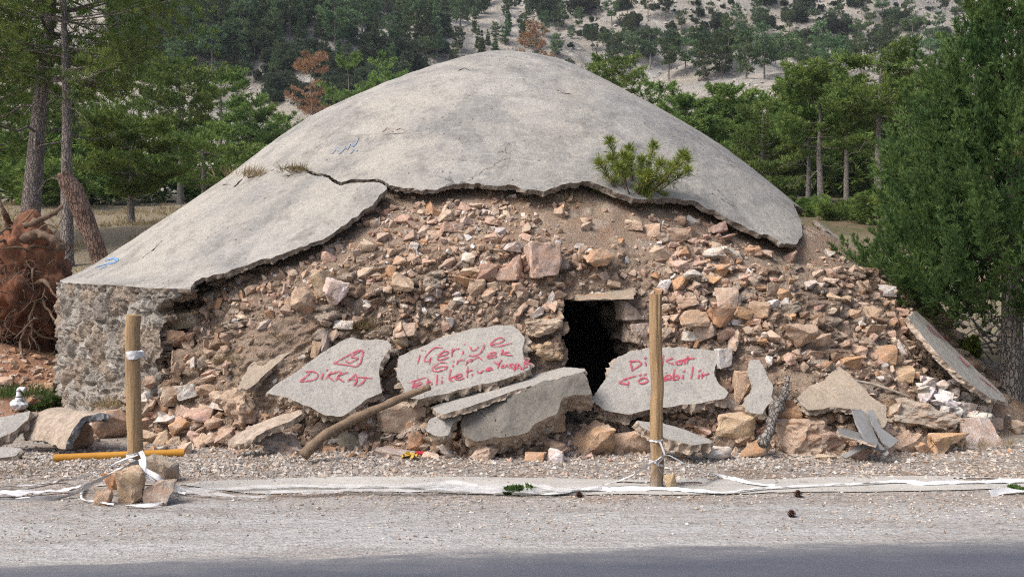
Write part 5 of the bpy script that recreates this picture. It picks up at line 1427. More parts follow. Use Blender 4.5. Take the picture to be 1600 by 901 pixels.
strand(mb, [(1035, 714, YR - .06), (1018, 725, YR - .08), (979, 747, 7.42), (926, 766), (870, 775), (800, 776)], 0.035, 15)
strand(mb, [(1036, 713, YR - .05), (1046, 713, YR - .08), (1084, 731, 7.45), (1127, 748), (1171, 758), (1210, 763)], 0.035, 16)
strand(mb, [(1018, 688, YR - .055), (1016, 715, YR - .065), (1012, 740, YR - .08), (1013, 758)], 0.014, 17, n=40)
strand(mb, [(1030, 690, YR - .06), (1038, 712, YR - .075), (1028, 727, YR - .07), (1040, 748, YR - .04)], 0.014, 18, n=40)
strand(mb, [(860, 776), (900, 770), (960, 768), (1044, 768), (1097, 772), (1136, 773), (1189, 767), (1224, 765), (1276, 762), (1337, 760), (1403, 756), (1447, 759), (1512, 757), (1660, 754)], 0.040, 19, n=220)
strand(mb, [(1547, 775), (1580, 772), (1660, 772)], 0.05, 20, n=30)
o = mb.build('barrier_tape', M['tape']); tag(o, 'white barrier tape wound round the taller post and trailing right along the road edge', 'barrier tape')

ss([(202, 761, 50, 64, (0.50, 0.37, 0.26), 'orange and white streaked boulder upright in front of the shorter post', dict(mode='g', kind='angular', seed=1001, dep=0.2)),
    (250, 733, 54, 50, (0.33, 0.29, 0.24), 'grey brown stone leaning against the right of the shorter post', dict(mode='g', kind='angular', seed=1002, dep=0.15)),
    (250, 770, 52, 42, (0.30, 0.265, 0.225), 'flat grey stone at the lower right of the shorter post', dict(mode='g', kind='angular', seed=1003, dep=0.12)),
    (178, 752, 30, 32, (0.44, 0.23, 0.12), 'rusty orange stone behind the streaked boulder at the shorter post', dict(mode='g', kind='angular', seed=1004)),
    (163, 777, 30, 28, (0.36, 0.26, 0.18), 'small brown stone left of the streaked boulder at the shorter post', dict(mode='g', kind='angular', seed=1005)),
    (1048, 753, 20, 28, (0.44, 0.33, 0.20), 'small yellowish stone at the foot of the taller post', dict(mode='g', kind='angular', seed=1006))])

# ------------------------------------------------------------------ sticks, pipe, litter
def limb(name, pts, r, mat, label, cat, n=10, seed=1, rough=0.25, taper=None):
    P = np.array([at(*p) for p in pts]); c = P.mean(0)
    P = smooth_path(P - c, 50)
    R_ = np.interp(np.linspace(0, 1, 50), np.linspace(0, 1, len(r)), r)
    V, T = tube(P, R_, n)
    k = 50 * n
    d = V[:k] - np.repeat(P, n, 0)
    V[:k] += d * (rough * fbm(V[:k] / (R_.mean() * 3), 1, 3, seed))[:, None]
    o = link(name, new_mesh(name, V, T, mat, None, None, True), None, c)
    if label: tag(o, label, cat)
    return o
limb('fallen_branch', [(474, 711, 8.3), (505, 682, 8.42), (545, 658, 8.55), (590, 638, 8.65), (630, 620, 8.72), (672, 604, 8.8)], [0.050, 0.043, 0.039, 0.034, 0.03], M['drift'], 'long bare brown stick lying diagonally across the front of the heap', 'branch', 12, 4, 0.2)
limb('fallen_branch', [(1232, 588, 9.1), (1226, 612, 9.0), (1214, 638, 8.85), (1206, 664, 8.7), (1192, 694, 8.5)], [0.022, 0.04, 0.045, 0.05, 0.04], M['bark_pale'], 'short gnarled grey branch standing between the narrow upright slab and the sandy slab', 'branch', 12, 5, 0.6)
limb('fallen_branch', [(1335, 594, 9.2), (1365, 600, 9.1), (1395, 610, 9.0), (1422, 620, 8.95)], [0.012, 0.016, 0.012], M['deadwood'], 'thin pale twig lying right of the sandy slab', 'branch', 6, 6)
limb('fallen_branch', [(-30, 713, 8.6), (20, 712, 8.6), (56, 716, 8.5)], [0.014, 0.014, 0.01], M['deadwood'], 'thin stick on the gravel at the left edge of the picture', 'branch', 6, 7)
limb('fallen_branch', [(1004, 786, 6.93), (1030, 788, 6.9), (1066, 794, 6.8)], [0.008, 0.014, 0.006], M['root'], 'small brown splinter of wood on the gravel by the taller post', 'branch', 6, 8)
p0, p1 = gpt(84, 721, 0.032), gpt(288, 712, 0.032)
V, T = tube(np.array([p0 * (1 - k) + p1 * k for k in np.linspace(0, 1, 20)]) - p0, 0.034, 18)
tag(link('yellow_pole', new_mesh('yellow_pole', V, T, M['pipe'], None, None, True, 50), None, p0), 'ochre yellow pole lying on the gravel behind the shorter post', 'pole')
p0, p1 = gpt(638, 712, 0.022), gpt(666, 712, 0.022)
V, T = tube(np.array([p0 * (1 - k) + p1 * k for k in np.linspace(0, 1, 8)]) - p0, [.015, .022, .022, .022, .022, .022, .022, .018], 14)
tag(link('red_tube', new_mesh('red_tube', V, T, M['redplastic'], None, None, True, 50), None, p0), 'short red plastic tube lying on the gravel in front of the slabs', 'tube')
mb = MB()
strand(mb, [(628, 714), (634, 718), (642, 716), (648, 720)], 0.05, 31, 0.02, 0.8, 30); strand(mb, [(630, 719), (638, 716), (646, 717)], 0.03, 32, 0.03, 0.9, 30)
tag(mb.build('yellow_rag', M['yellowrag']), 'small yellow shred of cloth on the gravel by the red tube', 'rag')
# plastic bag with a twisted neck
V, T = rock_arrays(77, 'round', 3)
V = np.asarray(V) * [0.20, 0.16, 0.15]
V = V * (1 + 0.22 * fbm(V, 22, 3, 5))[:, None]
mb = MB(); mb.add(V, T)
Pn = np.array([(0, 0, .05), (0.0, 0, .11), (-.01, 0, .16), (.02, 0, .185), (.075, 0, .17)])
mb.add(*tube(smooth_path(Pn, 24), np.interp(np.linspace(0, 1, 24), [0, .4, .8, 1], [.05, .02, .022, .035]), 10))
c = np.array(hit(33, 640)[0]) + [0, -0.05, 0.07]
tag(mb.build('plastic_bag', M['bag'], None, c), 'knotted pale blue white plastic bag left of the curved pipe piece', 'bag')
for px, py, s, lab in ((1247, 776, .026, 'dark pine cone on the gravel beyond the tape, farther of two on the right'), (1237, 807, .024, 'dark pine cone on the road shoulder, nearer of two on the right'), (905, 776, .022, 'dark pine cone beside the tape left of the taller post')):
    mb = MB(); c = gpt(px, py, s * 0.8); rs = np.random.default_rng(int(px))
    for k in range(60):
        t = k / 60; a = k * 2.4; rr_ = s * math.sin(0.35 + t * 2.6)
        d = np.array([math.cos(a), math.sin(a), 0.25]); b = np.array([d[0] * rr_ * .4, d[1] * rr_ * .4, (t - .5) * s * 2.2])
        side = np.array([-d[1], d[0], 0]) * s * .32
        tip = b + d * rr_ * 0.9
        mb.add(np.array([b - side, b + side, tip + side * .7, tip - side * .7, tip + [0, 0, s * .2]]), np.array([(0, 1, 2), (0, 2, 3), (3, 2, 4)]))
    tag(mb.build('pine_cone', M['cone'], None, c), lab, 'pine cone')

# ------------------------------------------------------------------ plants
def unit(v): return v / (np.linalg.norm(v, axis=-1, keepdims=True) + 1e-9)

def tufts(rng, C, D, n, ln, wd, spread):
    """needle tufts: n thin triangles around every centre C, pointing along D"""
    m = len(C)
    ln = np.broadcast_to(ln, (m,))
    d = unit(D[:, None, :] + spread * rng.normal(0, 1, (m, n, 3)))
    L = ln[:, None] * rng.uniform(.6, 1.1, (m, n))
    s = unit(np.cross(d, rng.normal(0, 1, (m, n, 3)))) * (wd * ln[:, None, None] * 0.5)
    b = C[:, None, :] + d * (L * 0.08)[..., None]
    tip = C[:, None, :] + d * L[..., None]
    mid = C[:, None, :] + d * (L * 0.55)[..., None]
    V = np.stack([b, mid - s, tip, mid + s], 2).reshape(-1, 3)
    k = np.arange(m * n) * 4
    T = np.concatenate([np.stack([k, k + 1, k + 2], 1), np.stack([k, k + 2, k + 3], 1)])
    return V, T

def pine_arrays(seed, h, spread, base=0.3, whorls=14, per=(4, 6), shape='old', r0=0.16, tuft=(0.3, 0.16, 12, 0.55), dens=16, lean=0.0, up=0.1, dead=6, flat=0.08, bend=0.03, minr=0.012):
    rng = np.random.default_rng(seed)
    mbt = MB(); C, D = [], []
    zt = np.linspace(0, h, 26)
    off = np.stack([fbm(np.c_[zt / h * 2.5, zt * 0 + seed, zt * 0], 1, 2, 3), fbm(np.c_[zt / h * 2.5, zt * 0 + seed + 9, zt * 0], 1, 2, 3)], 1) * bend * h * (zt / h)[:, None]
    tr = np.stack([off[:, 0] + lean * zt, off[:, 1], zt], 1)
    tr[:, :2] -= tr[0, :2]
    rt = r0 * (1 - zt / h) ** 0.75 + minr
    rt[0] *= 1.25
    mbt.add(*tube(np.vstack([tr[:1] - [0, 0, .25], tr]), np.r_[rt[0] * 1.1, rt], 10))
    def trunk(z): return np.array([np.interp(z, zt, tr[:, k]) for k in range(3)])
    prof = {'old': lambda t: 0.35 + 0.75 * math.sin(PI * min(1, t * 0.75 + 0.18)), 'cone': lambda t: max(0.08, (1 - t)) ** 0.8,
            'umbrella': lambda t: 0.35 + 0.65 * math.sin(PI * min(1, 0.12 + t * 0.66)) if t > .3 else 0.5, 'dome': lambda t: math.sqrt(max(0.03, 1 - (t * 1.0) ** 2.2))}[shape]
    zs = np.linspace(base, 0.985, whorls) + rng.normal(0, 0.4 / whorls, whorls)
    for z in zs:
        z = min(max(z, base), 0.99); t = (z - base) / (1 - base)
        a0 = rng.uniform(0, 6.28); nb = rng.integers(*per)
        for k in range(nb):
            if rng.random() < 0.1: continue
            a = a0 + k * 6.28 / nb + rng.normal(0, .25)
            L = spread * prof(t) * rng.uniform(.6, 1.1)
            u0 = up + rng.normal(0, .10) + (0.45 * t if shape != 'umbrella' else 0.1 * t)
            s = np.linspace(0, 1, 6)
            hd = np.array([math.cos(a), math.sin(a), 0]); sd = np.array([-hd[1], hd[0], 0])
            P = trunk(z * h) + hd * (s * L)[:, None] + np.array([0, 0, 1.0]) * ((u0 * s - 0.16 * s * (1 - s) + 0.10 * s ** 3) * L)[:, None] + sd * (rng.normal(0, .12) * s ** 2 * L)[:, None]
            rb = max(minr * 0.5, r0 * 0.22 * (1 - 0.6 * t))
            mbt.add(*tube(P, rb * (1 - s * .8), 5, False))
            nt_ = max(3, int(dens * L / max(spread, .01) * 1.0))
            u = rng.uniform(0.28, 1.03, nt_) ** 0.8
            q = np.stack([np.interp(np.minimum(u, 1), s, P[:, j]) for j in range(3)], 1)
            wspan = (0.10 + 0.30 * np.sin(np.clip(u, 0, 1) * PI * .85)) * L
            q = q + sd * (rng.uniform(-1, 1, nt_) * wspan)[:, None] + hd * ((u - 1).clip(0) * L)[:, None] + np.array([0, 0, 1.0]) * (rng.normal(0, flat, nt_) * L + 0.02)[:, None]
            C.append(q); D.append(unit(hd * .45 + np.array([0, 0, .75]) + rng.normal(0, .25, (nt_, 3))))
    q = trunk(h * .985)[None] + rng.normal(0, spread * .05, (6, 3)); C.append(q); D.append(np.tile([0, 0, 1.0], (6, 1)))
    for k in range(dead):
        z = rng.uniform(base * 0.45, base + .25); a = rng.uniform(0, 6.28); L = spread * rng.uniform(.25, .7)
        s = np.linspace(0, 1, 6); hd = np.array([math.cos(a), math.sin(a), 0])
        P = trunk(z * h) + hd * (s * L)[:, None] + np.array([0, 0, 1.0]) * ((rng.uniform(-.5, .1) * s + rng.normal(0, .06, 6)) * L)[:, None]
        mbt.add(*tube(P, r0 * .16 * (1 - s * .8), 5, False))
    C = np.concatenate(C); D = np.concatenate(D)
    Vc, Tc = tufts(rng, C, D, tuft[2], tuft[0] * rng.uniform(.75, 1.2, len(C)), tuft[1], tuft[3])
    return mbt, (Vc, Tc)

def bush_arrays(seed, n, tl, lobes=9, squash=0.75, upb=0.6, nn=9, wd=0.25):
    rng = np.random.default_rng(seed); C = []; D = []
    for k in range(lobes):
        c = rng.normal(0, .30, 3) * [1, 1, .7]; r = rng.uniform(.14, .36)
        d = unit(rng.normal(0, 1, (n // lobes, 3)))
        C.append(c + d * r * rng.uniform(.6, 1.12, (len(d), 1))); D.append(unit(d + [0, 0, upb]))
    C = np.concatenate(C); D = np.concatenate(D)
    C[:, 2] = (C[:, 2] * squash); C[:, 2] -= C[:, 2].min() + .02
    return tufts(rng, C, D, nn, tl, wd, .5)

def tree(name, arrays, loc, rz, bark, leaf, label, cat, group=None, scale=1.0):
    mbt, (Vc, Tc) = arrays
    e = empty(name, loc, rz); e.scale = (scale,) * 3
    tag(e, label, cat, group)
    mbt.build('trunk', bark, e, None, True)
    link('crown', new_mesh('crown', Vc, Tc, leaf, None, None, False), e)
    return e
def ground_at(px, Y):
    x = (px - 800) / F * Y
    return np.array([x, Y, H(x, Y)[0] - 0.03])
def px_tree(px, Y, top, **kw):
    """arrays of a pine rooted at column px, distance Y, whose tip reaches photo row top"""
    b = ground_at(px, Y); h = (HZ - top) * Y / F + EYE - b[2]
    return b, h

# the big pine leaning in at the left edge, a slimmer one beside it
b, h = px_tree(40, 19.5, -150)
tree('pine_tree', pine_arrays(5, h, 3.1, 0.58, 12, (4, 7), 'old', 0.20, (0.17, 0.09, 18, 0.6), 74, 0.10, 0.05, 10, 0.11, 0.012), b, 0.6, M['bark'], M['needle_near'], 'tall pine with a thick leaning grey trunk and spreading crown at the left edge', 'pine tree')
b, h = px_tree(104, 18.2, -90)
tree('pine_tree', pine_arrays(8, h, 2.2, 0.58, 12, (3, 6), 'old', 0.115, (0.17, 0.09, 18, 0.6), 66, 0.01, 0.0, 12, 0.10, 0.012), b, 1.9, M['bark'], M['needle_near'], 'slender pine with a thin straight trunk right of the thick leaning pine', 'pine tree')
b, h = px_tree(-130, 21, -150)
tree('pine_tree', pine_arrays(12, h, 3.4, 0.28, 16, (4, 7), 'old', 0.2, (0.19, 0.10, 16, 0.6), 80, 0.02, 0.0, 8, 0.11), b, 0.2, M['bark'], M['needle_near'], 'dark pine whose boughs reach in from beyond the left edge', 'pine tree')
mids = [
 # px, Y, top, spread, base, whorls, shape, r0, dens, leafmat, bark, label
 (205, 30, 196, 1.85, .30, 8, 'umbrella', .11, 62, 'needle_near', 'bark', 'small layered pine with a short grey trunk on open ground left of the dome'),
 (318, 38, 205, 2.1, .35, 7, 'umbrella', .12, 40, 'needle_mid', 'bark', 'crooked pine with flat layers of foliage just above the left dome slope'),
 (282, 48, 108, 2.2, .50, 10, 'old', .15, 30, 'needle_mid', 'bark_pale', 'gnarled pine with bare grey lower branches beneath a thin flat crown'),
 (345, 58, 128, 2.3, .32, 9, 'old', .14, 40, 'needle_near', 'bark', 'dense mid sized pine behind the left slope of the dome'),
 (392, 62, 170, 2.2, .15, 12, 'old', .13, 40, 'needle_bright', 'bark', 'fresh green pine just above the left dome outline beside the dead orange pine'),
 (150, 52, 150, 2.6, .30, 8, 'old', .15, 40, 'needle_near', 'bark', 'dark pine standing behind the slender trunk at left'),
 (240, 60, 160, 2.4, .30, 8, 'old', .14, 36, 'needle_near', 'bark', 'dark pine between the two gnarled pines left of the dome'),
 (72, 46, 140, 2.5, .32, 8, 'old', .15, 36, 'needle_near', 'bark', 'dark pine seen behind the thick leaning trunk'),
 (440, 70, 190, 2.2, .12, 10, 'old', .12, 36, 'needle_bright', 'bark', 'bushy green pine under the dead orange pine'),
 (545, 78, 105, 2.3, .25, 10, 'old', .13, 30, 'needle_near', 'bark_pale', 'thin greyish pine right of the dead orange pine'),
 (600, 82, 108, 2.6, .15, 10, 'old', .13, 34, 'needle_mid', 'bark', 'pine whose crown just clears the upper left dome outline'),
 (955, 62, 96, 2.5, .35, 9, 'umbrella', .15, 44, 'needle_mid', 'bark', 'flat topped pine just right of the dome summit'),
 (1035, 66, 142, 2.3, .2, 10, 'old', .14, 38, 'needle_near', 'bark', 'dark layered pine above the upper right dome slope'),
 (1075, 48, 158, 1.9, .10, 12, 'dome', .13, 58, 'needle_bright', 'bark', 'rounded bright green pine behind the upper right dome slope'),
 (1128, 52, 140, 2.2, .12, 12, 'dome', .14, 50, 'needle_bright', 'bark', 'bright green pine between the rounded one and the tall right pines'),
 (1190, 44, 170, 2.0, .12, 12, 'dome', .14, 52, 'needle_bright', 'bark', 'bright green pine low behind the right dome slope'),
 (1240, 46, 122, 2.1, .22, 13, 'dome', .14, 50, 'needle_bright', 'bark_pale', 'tall bright pine left of the twin pale trunks'),
 (1282, 36, 118, 1.9, .50, 9, 'old', .13, 54, 'needle_bright', 'bark_pale', 'tall pine with a straight pale trunk, in front among the right hand pines'),
 (1262, 38, 150, 1.4, .58, 7, 'old', .10, 40, 'needle_mid', 'bark_pale', 'thin pale trunked pine close beside the tall straight one'),
 (1371, 34, 100, 2.0, .62, 7, 'umbrella', .15, 60, 'needle_bright', 'bark_pale', 'umbrella shaped pine with a long bare grey trunk left of the cypress'),
 (1322, 42, 150, 1.9, .52, 8, 'old', .12, 46, 'needle_mid', 'bark_pale', 'slim pine between the umbrella pine and the tall straight pine'),
 (1420, 46, 130, 2.3, .25, 12, 'old', .14, 46, 'needle_mid', 'bark', 'green pine partly hidden by the left side of the cypress'),
 (1345, 60, 170, 2.5, .12, 12, 'dome', .14, 44, 'needle_near', 'bark', 'dark pine deep behind the umbrella pine'),
 (1160, 66, 160, 2.4, .12, 12, 'old', .14, 40, 'needle_near', 'bark', 'dark pine deep behind the bright pines on the right'),
 (1290, 64, 190, 2.6, .10, 12, 'dome', .14, 44, 'needle_near', 'bark', 'dark pine closing the gap behind the twin pale trunks'),
 (1230, 60, 200, 2.6, .10, 12, 'dome', .14, 44, 'needle_near', 'bark', 'dark pine behind the lowest right dome slope'),
 (1400, 62, 180, 2.6, .10, 12, 'dome', .14, 40, 'needle_near', 'bark', 'dark pine right behind the bare umbrella pine trunk'),
]
for k, (px, Y, top, sp, bs, wh, shp, r0, dn_, lf, bk, lab) in enumerate(mids):
    b, h = px_tree(px, Y, top)
    tl = 0.21 if Y < 45 else 0.30
    tree('pine_tree', pine_arrays(50 + k, h, sp, bs, wh, (4, 6), shp, r0, (tl, 0.15, 12, 0.6), int(dn_ * 1.6), RS.uniform(-.02, .02), 0.05 if shp != 'umbrella' else 0.0, 7 if bk == 'bark_pale' else 3, 0.035, 0.02), b, RS.uniform(0, 6), M[bk], M[lf], lab, 'pine tree')
b, h = px_tree(492, 84, 92)
tree('dead_pine', pine_arrays(90, h, 2.1, .36, 9, (4, 6), 'umbrella', .12, (0.34, 0.12, 9, 0.6), 46, 0, 0.0, 6, 0.03), b, 0.4, M['bark'], M['needle_dead'], 'dead pine with rusty orange needles above the left dome outline', 'pine tree')
b, h = px_tree(833, 150, 42)
tree('dead_pine', pine_arrays(91, h, 2.6, .1, 9, (4, 6), 'old', .12, (0.7, 0.16, 8, 0.6), 18, 0, 0.0, 2, 0.08), b, 0.4, M['bark'], M['needle_dead'], 'dead reddish brown pine on the scree right above the dome summit', 'pine tree')

UB = [new_mesh('understory', *bush_arrays(480 + k, 1500, .12, 11, .95, .6, 10, .16), M['needle_near'], None, None, False) for k in range(3)]
for k, (px, Y, hp, lab) in enumerate([(1275, 58, 100, 'dark green thicket between the pine trunks right of the dome, leftmost of four'), (1310, 62, 110, 'dark green thicket behind the twin pale trunks, second from the dome'), (1345, 56, 95, 'dark green thicket left of the cypress beside the bare umbrella pine trunk'), (1395, 60, 110, 'dark green thicket partly hidden by the left edge of the cypress'),
        (1268, 31, 34, 'low dark bush in front of the tall straight pine trunks'), (1300, 29, 30, 'low dark bush just above the broken right dome edge'), (1335, 30, 40, 'dark bush between the dome edge and the cypress'), (1380, 28, 50, 'dark bush against the lower left side of the cypress'), (1235, 34, 36, 'low dark bush peeping over the lower right dome outline'),
        (15, 44, 120, 'dark thicket behind the thick leaning trunk at the left edge'), (60, 40, 75, 'dark bushy thicket just right of the thick leaning trunk'), (135, 46, 110, 'dark thicket just right of the slender trunk'),
        (250, 50, 70, 'low dark thicket under the gnarled pine left of the dome'), (170, 44, 55, 'low dark thicket left of the small layered pine'), (90, 42, 70, 'low dark thicket between the two trunks at the left edge'), (345, 52, 60, 'low dark thicket right above the left dome slope')]):
    b = ground_at(px, Y); o = link('thicket', RS.choice(UB), None, b); s_ = hp * Y / F
    o.scale = (s_ * 1.5, s_ * 1.2, s_ * 1.0); o.rotation_euler = (0, 0, RS.uniform(0, 6)); tag(o, lab, 'thicket')

# trees and bushes far up the slope
def far_mesh(seed, h, sp, base, wh, shp, dens, tl):
    mbt, (Vc, Tc) = pine_arrays(seed, h, sp, base, wh, (4, 6), shp, .16, (tl, 0.2, 8, 0.65), dens, 0, 0.05, 2, 0.09)
    mbt.M = [np.zeros(len(t)) for t in mbt.T]
    mbt.add(Vc, Tc, 1)
    V, T, Mi = mbt.arrays()
    return V, T, Mi
FARP = []
for k in range(4):
    V, T, Mi = far_mesh(400 + k, 8, 2.1, .22, 9, 'old', 22, .55); FARP.append(('pine_tree', new_mesh('far_pine', V, T, [M['bark'], M['needle_far']], Mi, None, False), 8.0))
FARC = []
for k in range(3):
    V, T, Mi = far_mesh(420 + k, 9, 1.75, .06, 15, 'cone', 24, .6); FARC.append(('pine_tree', new_mesh('far_conifer', V, T, [M['bark'], M['needle_far']], Mi, None, False), 9.0))
FARU = []
for k in range(3):
    V, T, Mi = far_mesh(440 + k, 7, 2.4, .45, 6, 'umbrella', 20, .6); FARU.append(('pine_tree', new_mesh('far_umbrella_pine', V, T, [M['bark_pale'], M['needle_far']], Mi, None, False), 7.0))
FARB = []
for k in range(4):
    V, T = bush_arrays(460 + k, 900, .13, 11, .95); FARB.append(('bush', new_mesh('juniper_bush', V, T, [M['needle_bush']], None, None, False), 1.0))

PLACED = []
def far_place(px, py, hpx, protos, label, cat, group, sep=0.35):
    o_, d_ = ray(px, py); hh = BVG.ray_cast(o_, d_, 900)
    if hh[0] is None or hh[0].y < 58: return False
    for a, b_, c_ in PLACED:
        if abs(a - px) < sep * (hpx + c_) * .5 and abs(b_ - py) < sep * .7 * (hpx + c_) * .5: return False
    nm, me, h0 = RS.choice(protos)
    o = link(nm, me, None, (hh[0].x, hh[0].y, hh[0].z - .15))
    s = hpx * hh[0].y / F / h0
    if cat == 'bush': s *= 1.25
    o.scale = (s * RS.uniform(.85, 1.2), s * RS.uniform(.85, 1.2), s * RS.uniform(.9, 1.1)); o.rotation_euler = (0, 0, RS.uniform(0, 6.28))
    tag(o, label, cat, group)
    PLACED.append((px, py, hpx))
    return True
def far_fill(region, n, hr, protos, label, cat, group, sep=0.35):
    R_ = np.array(region); lo, hi = R_.min(0), R_.max(0); c = 0
    for _ in range(n * 12):
        x, y = RS.uniform(lo[0], hi[0]), RS.uniform(lo[1], hi[1])
        if in_poly(x, y, region) < 0: continue
        c += far_place(x, y, RS.uniform(*hr), protos, label, cat, group, sep)
        if c >= n: break
WOOD = [(180, 125), (260, 132), (400, 108), (440, 62), (560, 78), (700, 62), (770, 20), (760, 0), (180, 0)]
far_fill(WOOD, 175, (46, 84), FARC + FARP[:2], 'dark conifer standing close among others in the dense wood on the upper left slope', 'pine tree', 'conifers of the dense wood on the upper left slope', .2)
far_fill([(620, 100), (860, 105), (930, 60), (900, 5), (720, 5), (640, 60)], 30, (22, 44), FARP + FARC + FARB[:1], 'dark evergreen on the steep slope directly above the dome summit', 'evergreen', 'evergreens above the dome summit', .4)
far_fill([(396, 160), (415, 58), (560, 62), (720, 75), (720, 100), (640, 130), (480, 178)], 52, (12, 34), FARB, 'dark round bush on the pale slope above the left side of the dome', 'bush', 'bushes above the left side of the dome', .45)
far_fill([(410, 130), (430, 80), (560, 80), (700, 85), (640, 125)], 26, (30, 54), FARP + FARC, 'pine standing on the pale slope above the left side of the dome', 'pine tree', 'pines on the pale slope above the left side of the dome', .32)
far_fill([(930, 128), (1500, 128), (1500, 90), (1150, 88), (930, 96)], 34, (40, 68), FARU + FARP, 'layered pine at the foot of the scree slope on the right', 'pine tree', 'pines at the foot of the right scree slope', .42)
far_fill([(940, 126), (1480, 126), (1480, 70), (960, 70)], 20, (12, 30), FARB, 'round dark juniper bush low on the scree slope on the right', 'bush', 'junipers low on the right scree slope', .55)
far_fill([(900, 70), (1500, 75), (1500, 6), (900, 6)], 20, (12, 28), FARB, 'round dark juniper bush high on the scree slope on the right', 'bush', 'junipers high on the right scree slope', .7)
far_fill([(900, 80), (1500, 85), (1500, 26), (900, 26)], 26, (26, 48), FARP + FARU, 'pine standing alone high on the scree slope on the right', 'pine tree', 'pines high on the right scree slope', .6)
far_fill([(900, 120), (1500, 115), (1500, 4), (760, 4)], 70, (5, 13), FARB, 'tiny dark shrub dotted on the pale scree slope on the right', 'shrub', 'tiny shrubs dotted over the right scree slope', .8)

# loose rock over the far scree, dry grass on the near slope: neither could be counted
mb = MB()
for x, y in [(RS.uniform(380, 1500), RS.uniform(0, 165)) for _ in range(2600)]:
    o_, d_ = ray(x, y); hh = BVG.ray_cast(o_, d_, 900)
    if hh[0] is None or hh[0].y < 70: continue
    V, T = RS.choice(CH[:5]); sz = RS.uniform(1.2, 6) ** 1.15 * hh[0].y / F
    c_ = np.array(RS.choice([(0.36, 0.34, 0.31), (0.42, 0.40, 0.37), (0.28, 0.265, 0.245)]))
    a = RS.uniform(0, 6.28)
    Rm = np.array([[math.cos(a), -math.sin(a), 0], [math.sin(a), math.cos(a), 0], [0, 0, .6]])
    mb.add((V * sz * [1, RS.uniform(.6, 1.2), 1]) @ Rm.T + np.array(hh[0]), T, 0, c_)
tag(mb.build('scree_rocks', M['pebbles'], None, None, False), kind='stuff')
rngg = np.random.default_rng(8)
gx_ = rngg.uniform(-13, -3.5, 2600); gy_ = rngg.uniform(15, 44, 2600); gx_ = gx_ * (gy_ / 24)
gk = fbm(np.stack([gx_ * .5, gy_ * .3, gx_ * 0], 1), 1, 3, 9) > -0.15
gx_, gy_ = gx_[gk], gy_[gk]
Cg = np.stack([gx_, gy_, H(gx_, gy_)], 1)
V, T = tufts(rngg, Cg, np.tile([0, 0, 1.0], (len(Cg), 1)), 7, rngg.uniform(.10, .28, len(Cg)), .09, .45)
tag(link('dry_grass', new_mesh('dry_grass', V, T, M['drygrass'], None, None, False)), kind='stuff')

# ------------------------------------------------------------------ the cypress at the right edge
hh = gpt(1586, 658)
cb = np.array([hh[0], hh[1] + 0.12, hh[2] - .05])
CYY = cb[1]; mpp = CYY / F
cyp = empty('cypress_tree', cb)
tag(cyp, 'large dense bushy green cypress standing on a bare trunk at the right edge', 'cypress')
zt = np.linspace(-0.1, 5.6, 40)
P = np.stack([0.02 * np.sin(zt * 2) + 0.02 * zt, 0.03 * np.sin(zt), zt], 1)
V, T = tube(P, np.interp(zt, [-.1, .1, 1.2, 5.6], [.17, .128, .112, .02]), 20)
V = V * (1 + 0.05 * fbm(V * [1, 1, .3], 9, 3, 4)[:, None] * [1, 1, 0])
link('trunk', new_mesh('trunk', V, T, M['bark_pale'], None, None, True), cyp)
ROW = np.array([-130, -90, -40, 0, 60, 110, 200, 300, 370, 415, 450, 475, 492])
RAD = np.array([2, 12, 22, 32, 58, 86, 138, 180, 214, 212, 172, 105, 40]) * mpp
rowz = EYE + (HZ - ROW) * mpp - cb[2]
o_ = np.argsort(rowz); rowz, RADs = rowz[o_], RAD[o_]
rng = np.random.default_rng(11)
C, D, S_ = [], [], []
nb = 1300
zz = rng.uniform(rowz[0] + .05, rowz[-1] - .15, nb * 6); keep = rng.random(nb * 6) < np.interp(zz, rowz, RADs) / RADs.max()
zz = zz[keep][:nb]
for z in zz:
    a = rng.uniform(0, 6.28); R_ = np.interp(z, rowz, RADs)
    inner = rng.random() < 0.42
    lobe = 1 + 0.30 * fbm(np.array([[math.cos(a) * 1.6, math.sin(a) * 1.6, z * 0.9]]), 1.0, 3, 12)[0]
    r = R_ * lobe * (rng.uniform(.35, .75) if inner else rng.uniform(.78, 1.0))
    outd = np.array([math.cos(a), math.sin(a), 0])
    low = max(0, 1 - (z - rowz[0]) / 0.9)
    ax_ = unit(np.array([0, 0, 0.9 - 0.7 * low]) + outd * rng.uniform(.18, .5) + rng.normal(0, .12, 3))
    L = rng.uniform(.36, .80); wdt = L * rng.uniform(.10, .16)
    n = 40
    t = rng.random(n) ** 0.8
    e1 = unit(np.cross(ax_, [0.3, 0.5, 0.1])); e2 = np.cross(ax_, e1)
    th = rng.uniform(0, 6.28, n); rho = wdt * (1 - t) ** 0.6 * np.sqrt(rng.random(n)) * 1.25
    off = e1 * (rho * np.cos(th))[:, None] + e2 * (rho * np.sin(th))[:, None]
    base = outd * r + np.array([0, 0, z - 0.45 * L])
    C.append(base + ax_ * (t * L)[:, None] + off); D.append(unit(ax_ * 0.9 + off / (wdt + 1e-6) * .55 + rng.normal(0, .12, (n, 3))))
C = np.concatenate(C); D = np.concatenate(D)
V, T = tufts(rng, C, D, 8, rng.uniform(.055, .10, len(C)), .15, .30)
link('crown', new_mesh('crown', V, T, M['cypress'], None, None, False), cyp)
mbt = MB()
for k in range(26):
    z = rng.uniform(rowz[0] + .1, rowz[-1] - 1.4); a = rng.uniform(0, 6.28); R_ = np.interp(z + .5, rowz, RADs) * .8
    s = np.linspace(0, 1, 7)
    mbt.add(*tube(np.stack([math.cos(a) * R_ * s, math.sin(a) * R_ * s, z + .55 * s ** 1.5], 1), .028 * (1 - .8 * s), 6, False))
mbt.build('limbs', M['bark_dark'], cyp)

